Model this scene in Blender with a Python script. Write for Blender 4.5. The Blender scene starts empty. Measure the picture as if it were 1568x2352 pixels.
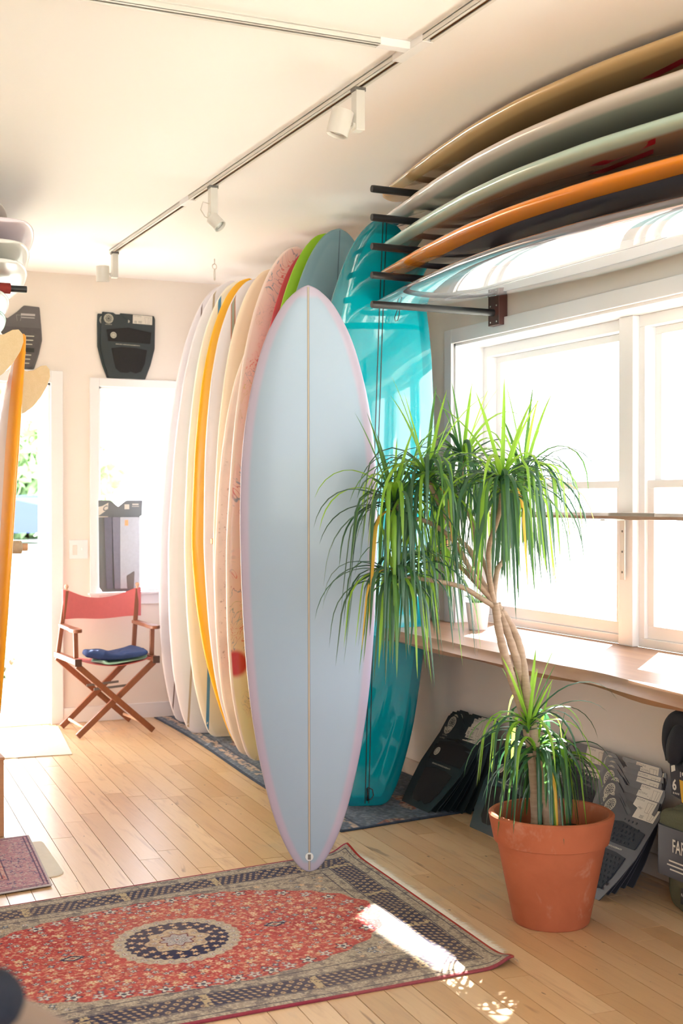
import bpy, bmesh, math, random
import numpy as np
from mathutils import Vector, Matrix, Quaternion
random.seed(7)
SC = bpy.context.scene
COL = SC.collection

# ------------------------------------------------------------------ camera
FPX, W_, H_ = 3010.0, 1568.0, 2352.0
YAW = math.atan(1369/FPX); PITCH = -math.atan(26/FPX); CAMZ = 1.37
FW = Vector((math.sin(YAW)*math.cos(PITCH), math.cos(YAW)*math.cos(PITCH), math.sin(PITCH)))
RT = Vector((math.cos(YAW), -math.sin(YAW), 0)); UP = RT.cross(FW); CAMP = Vector((0, 0, CAMZ))
cd = bpy.data.cameras.new('camera'); cam = bpy.data.objects.new('camera', cd); COL.objects.link(cam)
cam.location = CAMP; cam.rotation_euler = (math.pi/2+PITCH, 0, -YAW)
cd.sensor_fit = 'VERTICAL'; cd.sensor_height = 36; cd.lens = FPX*36/H_; cd.clip_start = .05; cd.clip_end = 200
cd.dof.use_dof = True; cd.dof.focus_distance = 4.75; cd.dof.aperture_fstop = 5.0
SC.camera = cam

# ------------------------------------------------------------------ world, sun, exposure
wd = bpy.data.worlds.new('sky'); SC.world = wd; wd.use_nodes = True
bg = wd.node_tree.nodes['Background']; bg.inputs[0].default_value = (.86, .90, 1.0, 1); bg.inputs[1].default_value = 5.6
SUN = Vector((-.81, -.80, -1.0)).normalized()
sl = bpy.data.lights.new('sun', 'SUN'); sl.energy = 36; sl.angle = math.radians(.6); sl.color = (1, .95, .88)
so = bpy.data.objects.new('sun', sl); COL.objects.link(so); so.rotation_euler = SUN.to_track_quat('-Z', 'Y').to_euler(); so.location = (6, 8, 6)
SC.view_settings.view_transform = 'Standard'; SC.view_settings.look = 'None'
SC.view_settings.gamma = 1; SC.view_settings.use_curve_mapping = False
SC.view_settings.exposure = .66
SC.cycles.max_bounces = 10; SC.cycles.diffuse_bounces = 7; SC.cycles.glossy_bounces = 4
SC.cycles.transparent_max_bounces = 12; SC.cycles.transmission_bounces = 6
SC.cycles.use_denoising = True; SC.cycles.sample_clamp_indirect = 6
SC.cycles.caustics_reflective = False; SC.cycles.caustics_refractive = False
def portal(name, loc, size, rot):
    l = bpy.data.lights.new(name, 'AREA'); l.shape = 'RECTANGLE'; l.size, l.size_y = size; l.cycles.is_portal = True
    o = bpy.data.objects.new(name, l); COL.objects.link(o); o.location = loc; o.rotation_euler = rot
XW, YB, CE, YF, XL = 3.02, 8.04, 2.765, -3.2, -3.4      # right wall, back wall, ceiling, front wall, far left wall
portal('window_light', (3.42, 3.6, 1.45), (1.5, 3.7), (0, math.pi/2, 0))
portal('back_window_light', (2.3, 8.42, 1.45), (.8, 1.4), (-math.pi/2, 0, 0))
portal('door_light', (1.22, 8.42, 1.05), (1.1, 2.2), (-math.pi/2, 0, 0))
portal('shop_window_light', (-.3, YF-.3, 1.4), (5.2, 2.2), (math.pi/2, 0, 0))

# ------------------------------------------------------------------ pixel helper: real point at forward distance d
def pt(px, py, d):
    return CAMP + (FW + RT*((px-W_/2)/FPX) - UP*((py-H_/2)/FPX))*d

# ------------------------------------------------------------------ material helpers
class N:
    def __init__(s, name):
        s.m = bpy.data.materials.new(name); s.m.use_nodes = True; s.t = s.m.node_tree; s.n = s.t.nodes; s.l = s.t.links
        s.p = s.n['Principled BSDF']
    def node(s, typ, **kw):
        n = s.n.new(typ)
        for k, v in kw.items():
            if k.startswith('i_'):
                key = k[2:]; key = int(key) if key.isdigit() else key.replace('_', ' ')
                if isinstance(v, bpy.types.NodeSocket): s.l.new(v, n.inputs[key])
                else: n.inputs[key].default_value = v
            else: setattr(n, k, v)
        return n
    def math(s, op, a, b=None, c=None, clamp=False):
        n = s.n.new('ShaderNodeMath'); n.operation = op; n.use_clamp = clamp
        for i, v in enumerate((a, b, c)):
            if v is None: continue
            if isinstance(v, bpy.types.NodeSocket): s.l.new(v, n.inputs[i])
            else: n.inputs[i].default_value = v
        return n.outputs[0]
    def ss(s, v, a, b):     # smoothstep map a..b -> 0..1
        n = s.n.new('ShaderNodeMapRange'); n.interpolation_type = 'SMOOTHSTEP'
        s.l.new(v, n.inputs[0]); n.inputs[1].default_value = a; n.inputs[2].default_value = b
        return n.outputs[0]
    def mix(s, f, a, b, blend='MIX'):
        n = s.n.new('ShaderNodeMix'); n.data_type = 'RGBA'; n.blend_type = blend
        for i, v in ((0, f), (6, a), (7, b)):
            if isinstance(v, bpy.types.NodeSocket): s.l.new(v, n.inputs[i])
            elif isinstance(v, (tuple, list)): n.inputs[i].default_value = (*v[:3], 1)
            else: n.inputs[i].default_value = v
        return n.outputs[2]
    def obj(s): return s.n.new('ShaderNodeTexCoord').outputs['Object']
    def pos(s): return s.n.new('ShaderNodeNewGeometry').outputs['Position']
    def scale(s, v, sc, off=None):
        n = s.n.new('ShaderNodeMapping'); s.l.new(v, n.inputs[0]); n.inputs[3].default_value = sc
        if off is not None: s.l.new(off, n.inputs[1])
        return n.outputs[0]
    def noise(s, v, sc=5, det=3, rough=.5, dist=0):
        n = s.n.new('ShaderNodeTexNoise'); s.l.new(v, n.inputs['Vector']); n.inputs['Scale'].default_value = sc
        n.inputs['Detail'].default_value = det; n.inputs['Roughness'].default_value = rough; n.inputs['Distortion'].default_value = dist
        return n.outputs[0]
    def bump(s, h, st=.2, d=.01):
        n = s.n.new('ShaderNodeBump'); s.l.new(h, n.inputs['Height']); n.inputs['Strength'].default_value = st; n.inputs['Distance'].default_value = d
        s.l.new(n.outputs[0], s.p.inputs['Normal'])
    def col(s, c):
        if isinstance(c, bpy.types.NodeSocket): s.l.new(c, s.p.inputs['Base Color'])
        else: s.p.inputs['Base Color'].default_value = (*c[:3], 1)
    def set(s, **kw):
        for k, v in kw.items():
            k = k.replace('_', ' ')
            if isinstance(v, bpy.types.NodeSocket): s.l.new(v, s.p.inputs[k])
            else: s.p.inputs[k].default_value = v
        return s.m
def srgb(r, g, b):
    f = lambda c: (c/255/12.92) if c/255 <= .04045 else ((c/255+.055)/1.055)**2.4
    return (f(r), f(g), f(b))
def plain(name, c, rough=.5, var=.06, sc=12, bump=0, metallic=0, coat=0, spec=.5):
    k = N(name); v = k.obj(); nz = k.noise(v, sc, 3)
    k.col(k.mix(nz, tuple(x*(1-var) for x in c), tuple(min(1, x*(1+var)) for x in c)))
    if bump: k.bump(k.noise(v, sc*8, 4), bump, .003)
    return k.set(Roughness=rough, Metallic=metallic, Coat_Weight=coat, Coat_Roughness=.03, Specular_IOR_Level=spec)
def wood(name, c1, c2, rough=.45, sc=1.0, axis=2):
    k = N(name); v = k.obj(); s3 = [14*sc, 14*sc, 14*sc]; s3[axis] = 1.6*sc
    a = k.noise(k.scale(v, s3), 2.2, 5, .6, .6); b = k.noise(k.scale(v, [x*6 for x in s3]), 2, 2)
    c = k.mix(a, c1, c2); c = k.mix(k.math('MULTIPLY', b, .25), c, tuple(x*.45 for x in c1)); k.col(c); k.bump(a, .12, .002)
    return k.set(Roughness=rough)

M = {}
M['wall'] = plain('wall_paint', srgb(230, 221, 212), .75, .02, 1.2, .03)
M['wall_side'] = plain('side_wall_paint', srgb(226, 219, 211), .75, .03, 1.2, .04)
M['ceiling'] = plain('ceiling_paint', (.86, .85, .85), .85, .015, 1, .02)
M['trim'] = plain('white_trim_paint', (.80, .79, .80), .38, .02, 3, .02)
M['black'] = plain('black_tube', (.018, .018, .02), .42, .1, 20, .05)
M['lamp'] = plain('white_lamp_enamel', (.66, .64, .60), .35, .03, 10)
M['chrome'] = plain('steel', (.6, .58, .54), .3, .05, 20, 0, 1)
M['copper'] = plain('copper_rail', (.52, .25, .10), .3, .1, 20, 0, .9)
M['shade'] = plain('dark_slot', (.16, .15, .14), .5)
M['cream_fin'] = wood('cream_fin', srgb(205, 176, 128), srgb(222, 198, 156), .35, 1.2, 0)
def mk_floor():
    k = N('maple_plank'); g = k.pos(); oi = k.n.new('ShaderNodeObjectInfo'); r = oi.outputs['Random']
    off = k.node('ShaderNodeCombineXYZ', i_0=k.math('MULTIPLY', r, 31.0), i_1=k.math('MULTIPLY', r, 17.0)).outputs[0]
    v = k.scale(k.scale(g, (9, .9, 1), off), (1, 1, 1))
    grain = k.noise(v, 2.4, 6, .62, 1.2); fine = k.noise(k.scale(g, (160, 6, 1), off), 1, 3)
    c = k.mix(r, srgb(200, 162, 118), srgb(226, 196, 156))
    c = k.mix(k.ss(grain, .5, .78), c, srgb(184, 146, 110)); c = k.mix(k.math('MULTIPLY', fine, .22), c, srgb(150, 108, 70))
    dark = k.ss(k.noise(k.scale(g, (7, 1.1, 1), off), 1.9, 3, .5, .8), .66, .74)
    c = k.mix(k.math('MULTIPLY', dark, .7), c, srgb(120, 80, 50))
    wear = k.ss(k.noise(g, 1.15, 4, .6, .4), .55, .68); scuff = k.noise(k.scale(g, (26, 5, 1)), 1.6, 4, .7)
    c = k.mix(k.math('MULTIPLY', k.math('MULTIPLY', wear, k.ss(scuff, .38, .62)), .55), c, srgb(150, 146, 142))
    dots = k.ss(k.noise(k.scale(g, (30, 14, 1)), 1.5, 1), .755, .785)
    c = k.mix(k.math('MULTIPLY', dots, .75), c, srgb(70, 52, 42))
    k.col(c); k.bump(k.math('ADD', grain, k.math('MULTIPLY', fine, .5)), .06, .002)
    return k.set(Roughness=k.math('ADD', .24, k.math('MULTIPLY', scuff, .14)), Specular_IOR_Level=.75)
M['plank'] = mk_floor()
M['subfloor'] = plain('subfloor', (.06, .04, .03), .9)
def mk_glass():
    m = bpy.data.materials.new('window_glass'); m.use_nodes = True; t = m.node_tree; t.nodes.clear()
    o = t.nodes.new('ShaderNodeOutputMaterial'); a = t.nodes.new('ShaderNodeBsdfTransparent'); a.inputs[0].default_value = (.97, .97, .97, 1)
    g = t.nodes.new('ShaderNodeBsdfGlossy'); g.inputs['Roughness'].default_value = .02; mx = t.nodes.new('ShaderNodeMixShader')
    f = t.nodes.new('ShaderNodeLayerWeight'); p5 = t.nodes.new('ShaderNodeMath'); p5.operation = 'POWER'; p5.inputs[1].default_value = 4.5
    ma = t.nodes.new('ShaderNodeMath'); ma.operation = 'MULTIPLY_ADD'; ma.inputs[1].default_value = .7; ma.inputs[2].default_value = .035
    t.links.new(f.outputs['Facing'], p5.inputs[0]); t.links.new(p5.outputs[0], ma.inputs[0]); t.links.new(ma.outputs[0], mx.inputs[0]); t.links.new(a.outputs[0], mx.inputs[1]); t.links.new(g.outputs[0], mx.inputs[2]); t.links.new(mx.outputs[0], o.inputs[0])
    return m
M['glass'] = mk_glass()

# ------------------------------------------------------------------ mesh helpers
ORIG = {}
class MB:
    def __init__(s): s.v = []; s.f = []; s.mi = []; s.cur = 0
    def add(s, vs, fs):
        b = len(s.v); s.v += [Vector(p) for p in vs]; s.f += [tuple(i+b for i in f) for f in fs]; s.mi += [s.cur]*len(fs); return s
    def box(s, c, d, R=None):
        c = Vector(c); x, y, z = (q/2 for q in d); vs = [Vector((sx*x, sy*y, sz*z)) for sx in (-1, 1) for sy in (-1, 1) for sz in (-1, 1)]
        if R is not None: vs = [R @ q for q in vs]
        return s.add([c+q for q in vs], [(0, 1, 3, 2), (4, 6, 7, 5), (0, 4, 5, 1), (2, 3, 7, 6), (0, 2, 6, 4), (1, 5, 7, 3)])
    def span(s, a, b): return s.box([(p+q)/2 for p, q in zip(a, b)], [abs(q-p) for p, q in zip(a, b)])
    def bar(s, a, b, w, h, side=(0, 1, 0)):     # rectangular bar a->b; w along side, h across
        a, b = Vector(a), Vector(b); z = (b-a).normalized(); sd = Vector(side); x = (sd-z*sd.dot(z)).normalized(); y = z.cross(x)
        R = Matrix((x, y, z)).transposed(); return s.box((a+b)/2, (w, h, (b-a).length), R)
    def tube(s, pts, r, n=10, cap=True, closed=False):
        pts = [Vector(p) for p in pts]; L = len(pts); rs = r if isinstance(r, (list, tuple)) else [r]*L
        rings = []; prev = None
        for i, p in enumerate(pts):
            if closed: t = pts[(i+1) % L]-pts[i-1]
            else: t = pts[min(i+1, L-1)]-pts[max(i-1, 0)]
            t.normalize()
            if prev is None: u = t.orthogonal().normalized()
            else: u = (prev-t*prev.dot(t)).normalized()
            prev = u; w = t.cross(u); rings.append([p+(u*math.cos(2*math.pi*k/n)+w*math.sin(2*math.pi*k/n))*rs[i] for k in range(n)])
        vs = [q for rg in rings for q in rg]; fs = []
        for i in range(L if closed else L-1):
            for k in range(n):
                j = (i+1) % L; fs.append((i*n+k, i*n+(k+1) % n, j*n+(k+1) % n, j*n+k))
        if cap and not closed: fs += [tuple(range(n))[::-1], tuple((L-1)*n+k for k in range(n))]
        return s.add(vs, fs)
    def lathe(s, prof, c=(0, 0, 0), n=40, R=None):
        c = Vector(c); vs = []; fs = []; m = len(prof)
        for k in range(n):
            a = 2*math.pi*k/n
            for r, z in prof:
                q = Vector((r*math.cos(a), r*math.sin(a), z)); vs.append(c+(R @ q if R is not None else q))
        for k in range(n):
            for i in range(m-1): fs.append((k*m+i, ((k+1) % n)*m+i, ((k+1) % n)*m+i+1, k*m+i+1))
        return s.add(vs, fs)
    def prism(s, poly, z0, z1, T=None):       # poly in xy, extruded z0..z1 ; T maps point
        T = T or (lambda q: q); n = len(poly)
        vs = [T(Vector((x, y, z0))) for x, y in poly]+[T(Vector((x, y, z1))) for x, y in poly]
        return s.add(vs, [tuple(range(n))[::-1], tuple(range(n, 2*n))]+[(i, (i+1) % n, (i+1) % n+n, i+n) for i in range(n)])
    def build(s, name, mat, parent=None, smooth=False, bevel=0, label=None, mats=None):
        me = bpy.data.meshes.new(name); o = bpy.data.objects.new(name, me); COL.objects.link(o)
        root = parent
        while root is not None and root.parent is not None: root = root.parent
        off = Vector((0, 0, 0))
        if root is None:
            lo = [min(q[i] for q in s.v) for i in range(3)]; hi = [max(q[i] for q in s.v) for i in range(3)]
            off = Vector(((lo[0]+hi[0])/2, (lo[1]+hi[1])/2, lo[2])); o.location = off; ORIG[o.name] = off
        elif root.name in ORIG: off = ORIG[root.name]
        me.from_pydata([q-off for q in s.v], [], s.f)
        for mm in (mats or [mat]): me.materials.append(mm)
        if mats: me.polygons.foreach_set('material_index', s.mi)
        if smooth: me.shade_smooth()
        if smooth == 'auto': me.set_sharp_from_angle(angle=math.radians(38))
        bm = bmesh.new(); bm.from_mesh(me); bmesh.ops.recalc_face_normals(bm, faces=bm.faces); bm.to_mesh(me); bm.free()
        if bevel:
            b = o.modifiers.new('bevel', 'BEVEL'); b.width = bevel; b.segments = 2; b.limit_method = 'ANGLE'
        if parent is not None: o.parent = parent
        if label: o['label'] = label
        return o
def tag(o, label=None, cat=None, group=None, kind=None):
    if label: o['label'] = label
    if cat: o['category'] = cat
    if group: o['group'] = group
    if kind: o['kind'] = kind
    return o
def curve_pts(P_, n=6):
    P_ = [Vector(p) for p in P_]; out = []
    for i in range(len(P_)-1):
        p0, p1, p2, p3 = P_[max(0, i-1)], P_[i], P_[i+1], P_[min(len(P_)-1, i+2)]
        for k in range(n):
            u = k/n; out.append(.5*((2*p1)+(-p0+p2)*u+(2*p0-5*p1+4*p2-p3)*u*u+(-p0+3*p1-3*p2+p3)*u**3))
    return out+[P_[-1]]
def thing(name, label, cat, loc=(0, 0, 0), group=None, world=True, mat=None):
    o = bpy.data.objects.new(name, None); COL.objects.link(o); o.empty_display_size = .1
    if mat is not None: o.matrix_world = mat
    else: o.location = loc
    if world and mat is None: ORIG[o.name] = Vector(loc)
    return tag(o, label, cat, group)
def struct(name, mb, mat, parent=None, **kw):
    o = mb.build(name, mat, parent, **kw)
    if parent is None: o['kind'] = 'structure'
    return o
def copy_tree(o, parent=None):
    c = o.copy(); COL.objects.link(c); c.parent = parent
    for ch in list(o.children): copy_tree(ch, c)
    return c
_tc = {}
def text(s, size=1.0, bold=0.0, spacing=1.0):
    key = (s, bold, spacing)
    if key not in _tc:
        cu = bpy.data.curves.new('t', 'FONT'); cu.body = s; cu.align_x = 'CENTER'; cu.align_y = 'CENTER'; cu.resolution_u = 2
        cu.offset = bold; cu.space_character = spacing; cu.size = 1
        ob = bpy.data.objects.new('t', cu); COL.objects.link(ob); bpy.context.view_layer.update()
        me = ob.evaluated_get(bpy.context.evaluated_depsgraph_get()).to_mesh()
        _tc[key] = ([v.co.copy() for v in me.vertices], [tuple(p.vertices) for p in me.polygons])
        COL.objects.unlink(ob); bpy.data.objects.remove(ob); bpy.data.curves.remove(cu)
    v, f = _tc[key]; return [q*size for q in v], f
def put_text(mb, s, T, size, xs=1.0, **kw):
    v, f = text(s, size, **kw); mb.add([T(Vector((q.x*xs, q.y, 0))) for q in v], f)

# ------------------------------------------------------------------ room
TH = .3
b = MB().span((XL-TH, YF-TH, -.16), (XW+TH, YB+TH, -.012)); floor = struct('floor', b, M['subfloor'])
struct('ceiling', MB().span((XL-TH, YF-TH, CE), (XW+TH+.5, YB+TH+.4, CE+.12)), M['ceiling'])
def clip_poly(poly, x0, x1, y0, y1):
    def cl(P, ax, v, sgn):
        out = []
        for i in range(len(P)):
            a, c = P[i-1], P[i]; da, dc = sgn*(a[ax]-v), sgn*(c[ax]-v)
            if (da < 0) != (dc < 0):
                t = da/(da-dc); out.append((a[0]+(c[0]-a[0])*t, a[1]+(c[1]-a[1])*t))
            if dc >= 0: out.append(c)
        return out
    for ax, v, sg in ((0, x0, 1), (0, x1, -1), (1, y0, 1), (1, y1, -1)):
        poly = cl(poly, ax, v, sg)
        if len(poly) < 3: return []
    return poly
rp = random.Random(3); PA = math.radians(3.4); ux, uy = (math.cos(PA), -math.sin(PA)), (math.sin(PA), math.cos(PA))
pl_x0, pl_w = -5.0, .088; rest = MB(); npl = 0
for i in range(96):
    y = -4.5-rp.random()*1.2
    while y < 9.6:
        ln = rp.uniform(.75, 1.75); g = .0012
        a0, a1 = pl_x0+i*pl_w+g, pl_x0+(i+1)*pl_w-g; c0, c1 = y+g, y+ln-g
        poly = [(p*ux[0]+q*uy[0], p*ux[1]+q*uy[1]) for p, q in ((a0, c0), (a1, c0), (a1, c1), (a0, c1))]
        poly = clip_poly(poly, XL, XW, YF, YB+TH); y += ln
        if not poly: continue
        cx = sum(p[0] for p in poly)/len(poly); cy = sum(p[1] for p in poly)/len(poly)
        dz = rp.uniform(-.0006, 0)
        if cy > 2.3 and cx > .13*cy+.05 and npl < 290:
            MB().prism(poly, -.0119, dz).build('plank', M['plank'], floor); npl += 1
        else: rest.prism(poly, -.0119, dz)
o = rest.build('plank', M['plank'], floor); o['kind'] = 'stuff'
# right wall with window opening
WY0, WY1, WZ0, WZ1 = 1.3, 5.366, .80, 2.103
def wall_x(name, x0, x1, ya, yb, holes, mat):
    mb = MB(); ys = ya
    for (h0, h1, z0, z1) in holes:
        mb.span((x0, ys, 0), (x1, h0, CE)); 
        if z0 > 0: mb.span((x0, h0, 0), (x1, h1, z0))
        mb.span((x0, h0, z1), (x1, h1, CE)); ys = h1
    mb.span((x0, ys, 0), (x1, yb, CE)); return struct(name, mb, mat)
def wall_y(name, y0, y1, xa, xb, holes, mat):
    mb = MB(); xs = xa
    for (h0, h1, z0, z1) in holes:
        mb.span((xs, y0, 0), (h0, y1, CE))
        if z0 > 0: mb.span((h0, y0, 0), (h1, y1, z0))
        mb.span((h0, y0, z1), (h1, y1, CE)); xs = h1
    mb.span((xs, y0, 0), (xb, y1, CE)); return struct(name, mb, mat)
wall_x('wall_right', XW, XW+TH, YF, YB+TH, [(WY0, WY1, WZ0-.05, WZ1)], M['wall_side'])
wall_y('wall_back', YB, YB+TH, .30, XW, [(.72, 1.70, 0, 2.09), (2.0, 2.62, .80, 2.079)], M['wall'])
wall_x('wall_left', .12, .42, 4.7, YB+TH, [], M['wall'])
wall_y('wall_partition', 4.7, 4.85, XL-TH, .12, [], M['wall'])
wall_x('wall_far_left', XL-TH, XL, YF, 4.85, [], M['wall'])
wall_y('wall_front', YF-TH, YF, XL-TH, XW+TH, [(-3.0, 2.2, .4, 2.5)], M['wall'])
# unseen eave added above the right windows, sized to cut off the sun patch
struct('added_eave', MB().span((XW+TH, -.5, 2.50), (3.84, 8.34, 2.58)), M['trim'])
# window casings (right)
T = M['trim']; cw = .066
mb = MB(); x0 = XW-.018
mb.span((x0, WY1, WZ0), (XW, WY1+cw, WZ1+cw)); mb.span((x0, WY0-cw, WZ0), (XW, WY0, WZ1+cw)); mb.span((x0, WY0, WZ1), (XW, WY1, WZ1+cw))
struct('trim_2', mb, T, bevel=.003)
w1 = tag(bpy.data.objects.new('window_1', None), kind='structure'); COL.objects.link(w1)
mb = MB(); mb.span((XW, WY1-.012, WZ0), (3.30, WY1, WZ1)); mb.span((XW, WY0, WZ0), (3.30, WY0+.012, WZ1)); mb.span((XW, WY0, WZ1-.012), (3.30, WY1, WZ1))
mb.build('reveal', T, w1)
SX = 3.215
units = [(4.262, 5.354), (3.08, 4.17), (1.9, 2.99), (1.312, 1.81)]
for i, (a, c) in enumerate(units):
    fr = MB()
    for (ya, yb, za, zb) in ((a, c, 2.045, 2.091), (a, a+.035, .835, 2.045), (c-.035, c, .835, 2.045), (a, c, .80, .835)): fr.span((SX-.045, ya, za), (SX+.06, yb, zb))
    f = fr.build('window_frame', T, w1, bevel=.002)
    for nm, za, zb, xx in (('sash', 1.42, 2.045, SX+.02), ('sash', .835, 1.45, SX-.015)):
        sm = MB(); e = .038
        sm.span((xx-.015, a+.035, za), (xx+.015, c-.035, za+(.032 if za > 1 else .05))); sm.span((xx-.015, a+.035, zb-.03), (xx+.015, c-.035, zb))
        zl = za+(.032 if za > 1 else .05)
        sm.span((xx-.015, a+.035, zl), (xx+.015, a+.035+e, zb-.03)); sm.span((xx-.015, c-.035-e, zl), (xx+.015, c-.035, zb-.03))
        s_ = sm.build(nm, T, f, bevel=.002)
        MB().span((xx-.002, a+.06, za+.02), (xx+.002, c-.06, zb-.02)).build('pane', M['glass'], w1)
for (a, c) in ((4.17, 4.262), (2.99, 3.08), (1.81, 1.9)):
    MB().span((SX-.075, a, .80), (SX+.06, c, 2.091)).build('mullion', T, w1, bevel=.004)
# back window
w2 = tag(bpy.data.objects.new('window_2', None), kind='structure'); COL.objects.link(w2)
mb = MB(); mb.span((1.942, YB-.018, .72), (2.0, YB, 2.132)); mb.span((2.62, YB-.018, .72), (2.68, YB, 2.132)); mb.span((2.0, YB-.018, 2.079), (2.62, YB, 2.132)); mb.span((2.0, YB-.018, .72), (2.62, YB, .79))
mb.build('casing', T, w2, bevel=.003)
MB().span((1.93, YB-.045, .785), (2.69, YB+.02, .80)).build('window_sill', T, w2, bevel=.003)
mb = MB(); mb.span((2.0, YB, .80), (2.012, YB+TH, 2.079)); mb.span((2.608, YB, .80), (2.62, YB+TH, 2.079)); mb.span((2.0, YB, 2.067), (2.62, YB+TH, 2.079)); mb.span((2.0, YB+.02, .80), (2.62, YB+TH, .808))
mb.build('reveal', T, w2)
mb = MB(); 
for q in ((2.012, YB+.17, .808, 2.05, 2.067), (2.57, YB+.17, .808, 2.608, 2.067)): mb.span((q[0], q[1], q[2]), (q[3], q[1]+.05, q[4]))
mb.span((2.05, YB+.17, .808), (2.57, YB+.22, .85)); mb.span((2.05, YB+.17, 2.0), (2.57, YB+.22, 2.067)); mb.build('sash', T, w2, bevel=.002)
MB().span((2.04, YB+.19, .84), (2.58, YB+.194, 2.02)).build('pane', M['glass'], w2)
# door opening: casing and jambs, door standing open outwards
mb = MB(); mb.span((1.70, YB-.018, 0), (1.775, YB, 2.165)); mb.span((.645, YB-.018, 0), (.72, YB, 2.165)); mb.span((.72, YB-.018, 2.09), (1.70, YB, 2.165))
struct('trim_3', mb, T, bevel=.003)
mb = MB(); mb.span((1.685, YB, 0), (1.70, YB+TH, 2.09)); mb.span((.72, YB, 0), (.735, YB+TH, 2.09)); mb.span((.72, YB, 2.075), (1.70, YB+TH, 2.09))
mb.span((1.672, YB+.14, 0), (1.685, YB+.19, 2.075)); struct('trim_4', mb, T, bevel=.002)
mb = MB().span((.72, YB, -.012), (1.70, YB+TH+.03, .004)); struct('trim_5', mb, wood('threshold_wood', srgb(200, 170, 130), srgb(215, 190, 150), .5, 1, 0), bevel=.002)
dm = MB().span((.735, YB+TH, .01), (.775, YB+TH+.9, 2.07)); d1 = struct('door_1', dm, T, bevel=.003)
mb = MB()
for za, zb in ((.25, .95), (1.1, 1.9)): mb.span((.775, YB+TH+.13, za), (.783, YB+TH+.77, zb))
mb.build('panel', T, d1, bevel=.004)
MB().lathe([(0, 0), (.012, 0), (.012, .03), (.028, .04), (.03, .06), (.018, .075), (0, .078)], (.775, YB+TH+.83, 1.0), 20, Matrix.Rotation(math.pi/2, 3, 'Y')).build('door_handle', M['chrome'], d1, 'auto')
# baseboards
struct('baseboard_back', MB().span((1.775, YB-.014, 0), (XW, YB, .095)), T, bevel=.003)
struct('baseboard_right', MB().span((XW-.014, YF, 0), (XW, YB-.014, .082)), plain('baseboard_paint', srgb(205, 190, 176), .5, .05, 4, .05), bevel=.003)
struct('baseboard_left', MB().span((.42, 4.85, 0), (.434, YB, .095)), T, bevel=.003)

# ------------------------------------------------------------------ outdoors
lawn = N('lawn_grass'); nz = lawn.noise(lawn.pos(), 3, 5); lawn.col(lawn.mix(lawn.ss(nz, .42, .6), srgb(206, 204, 202), srgb(168, 182, 146))); lawn.set(Roughness=.9)
struct('ground', MB().add([(-25, -30, -.17), (45, -30, -.17), (45, 9.5, -.17), (-25, 9.5, -.17), (45, 80, .42), (-25, 80, .42)], [(0, 1, 2, 3), (3, 2, 4, 5)]), lawn.m)
leafm = N('hedge_leaf'); leafm.col(leafm.mix(leafm.noise(leafm.pos(), 2, 3), srgb(120, 160, 100), srgb(190, 212, 160))); leafm.set(Roughness=.6)
def foliage(name, label, c, rad, n, sz, cat, seed, trunk=None):
    r = random.Random(seed); t = thing(name, label, cat, (c[0], c[1], -.17)); mb = MB()
    for _ in range(n):
        d = Vector((r.gauss(0, 1), r.gauss(0, 1), r.gauss(0, 1))).normalized()*(r.random()**.4)
        p = Vector(c)+Vector((d.x*rad[0], d.y*rad[1], d.z*rad[2])); q = Quaternion((r.gauss(0, 1), r.gauss(0, 1), r.gauss(0, 1), r.gauss(0, 1))).normalized().to_matrix(); s = sz*r.uniform(.6, 1.3)
        mb.add([p+q @ Vector(v) for v in ((-s, 0, 0), (0, -s*.4, 0), (s, 0, s*.15), (0, s*.4, 0))], [(0, 1, 2, 3)])
    o = mb.build('foliage', leafm.m, t); o['kind'] = 'stuff'
    mb = MB()
    for k in range(5):
        a = k*1.3; mb.tube([(c[0]+(.04*math.cos(a)), c[1]+.04*math.sin(a), -.17), (c[0]+rad[0]*.2*math.cos(a), c[1]+rad[1]*.2*math.sin(a), c[2]-rad[2]*.4), (c[0]+rad[0]*.6*math.cos(a), c[1]+rad[1]*.6*math.sin(a), c[2]+rad[2]*.3)], [.1, .06, .02], 8)
    mb.build('trunk', wood('bark', srgb(120, 90, 70), srgb(90, 70, 55), .9), t, True)
foliage('bush', 'green leafy bush outdoors behind the parked blue car, seen through the doorway', (8.3, 44, 2.0), (3.5, 2.0, 2.2), 3500, .3, 'bush', 1)
foliage('tree', 'tree with pale green leaves reaching over the yard, seen through the doorway', (4.2, 30, 4.2), (2.3, 2, 1.6), 1500, .22, 'tree', 2)
foliage('grass_clump', 'clump of weeds on the lawn just outside the doorway', (2.0, 11.6, -.05), (.22, .5, .16), 160, .07, 'weeds', 3)
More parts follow.
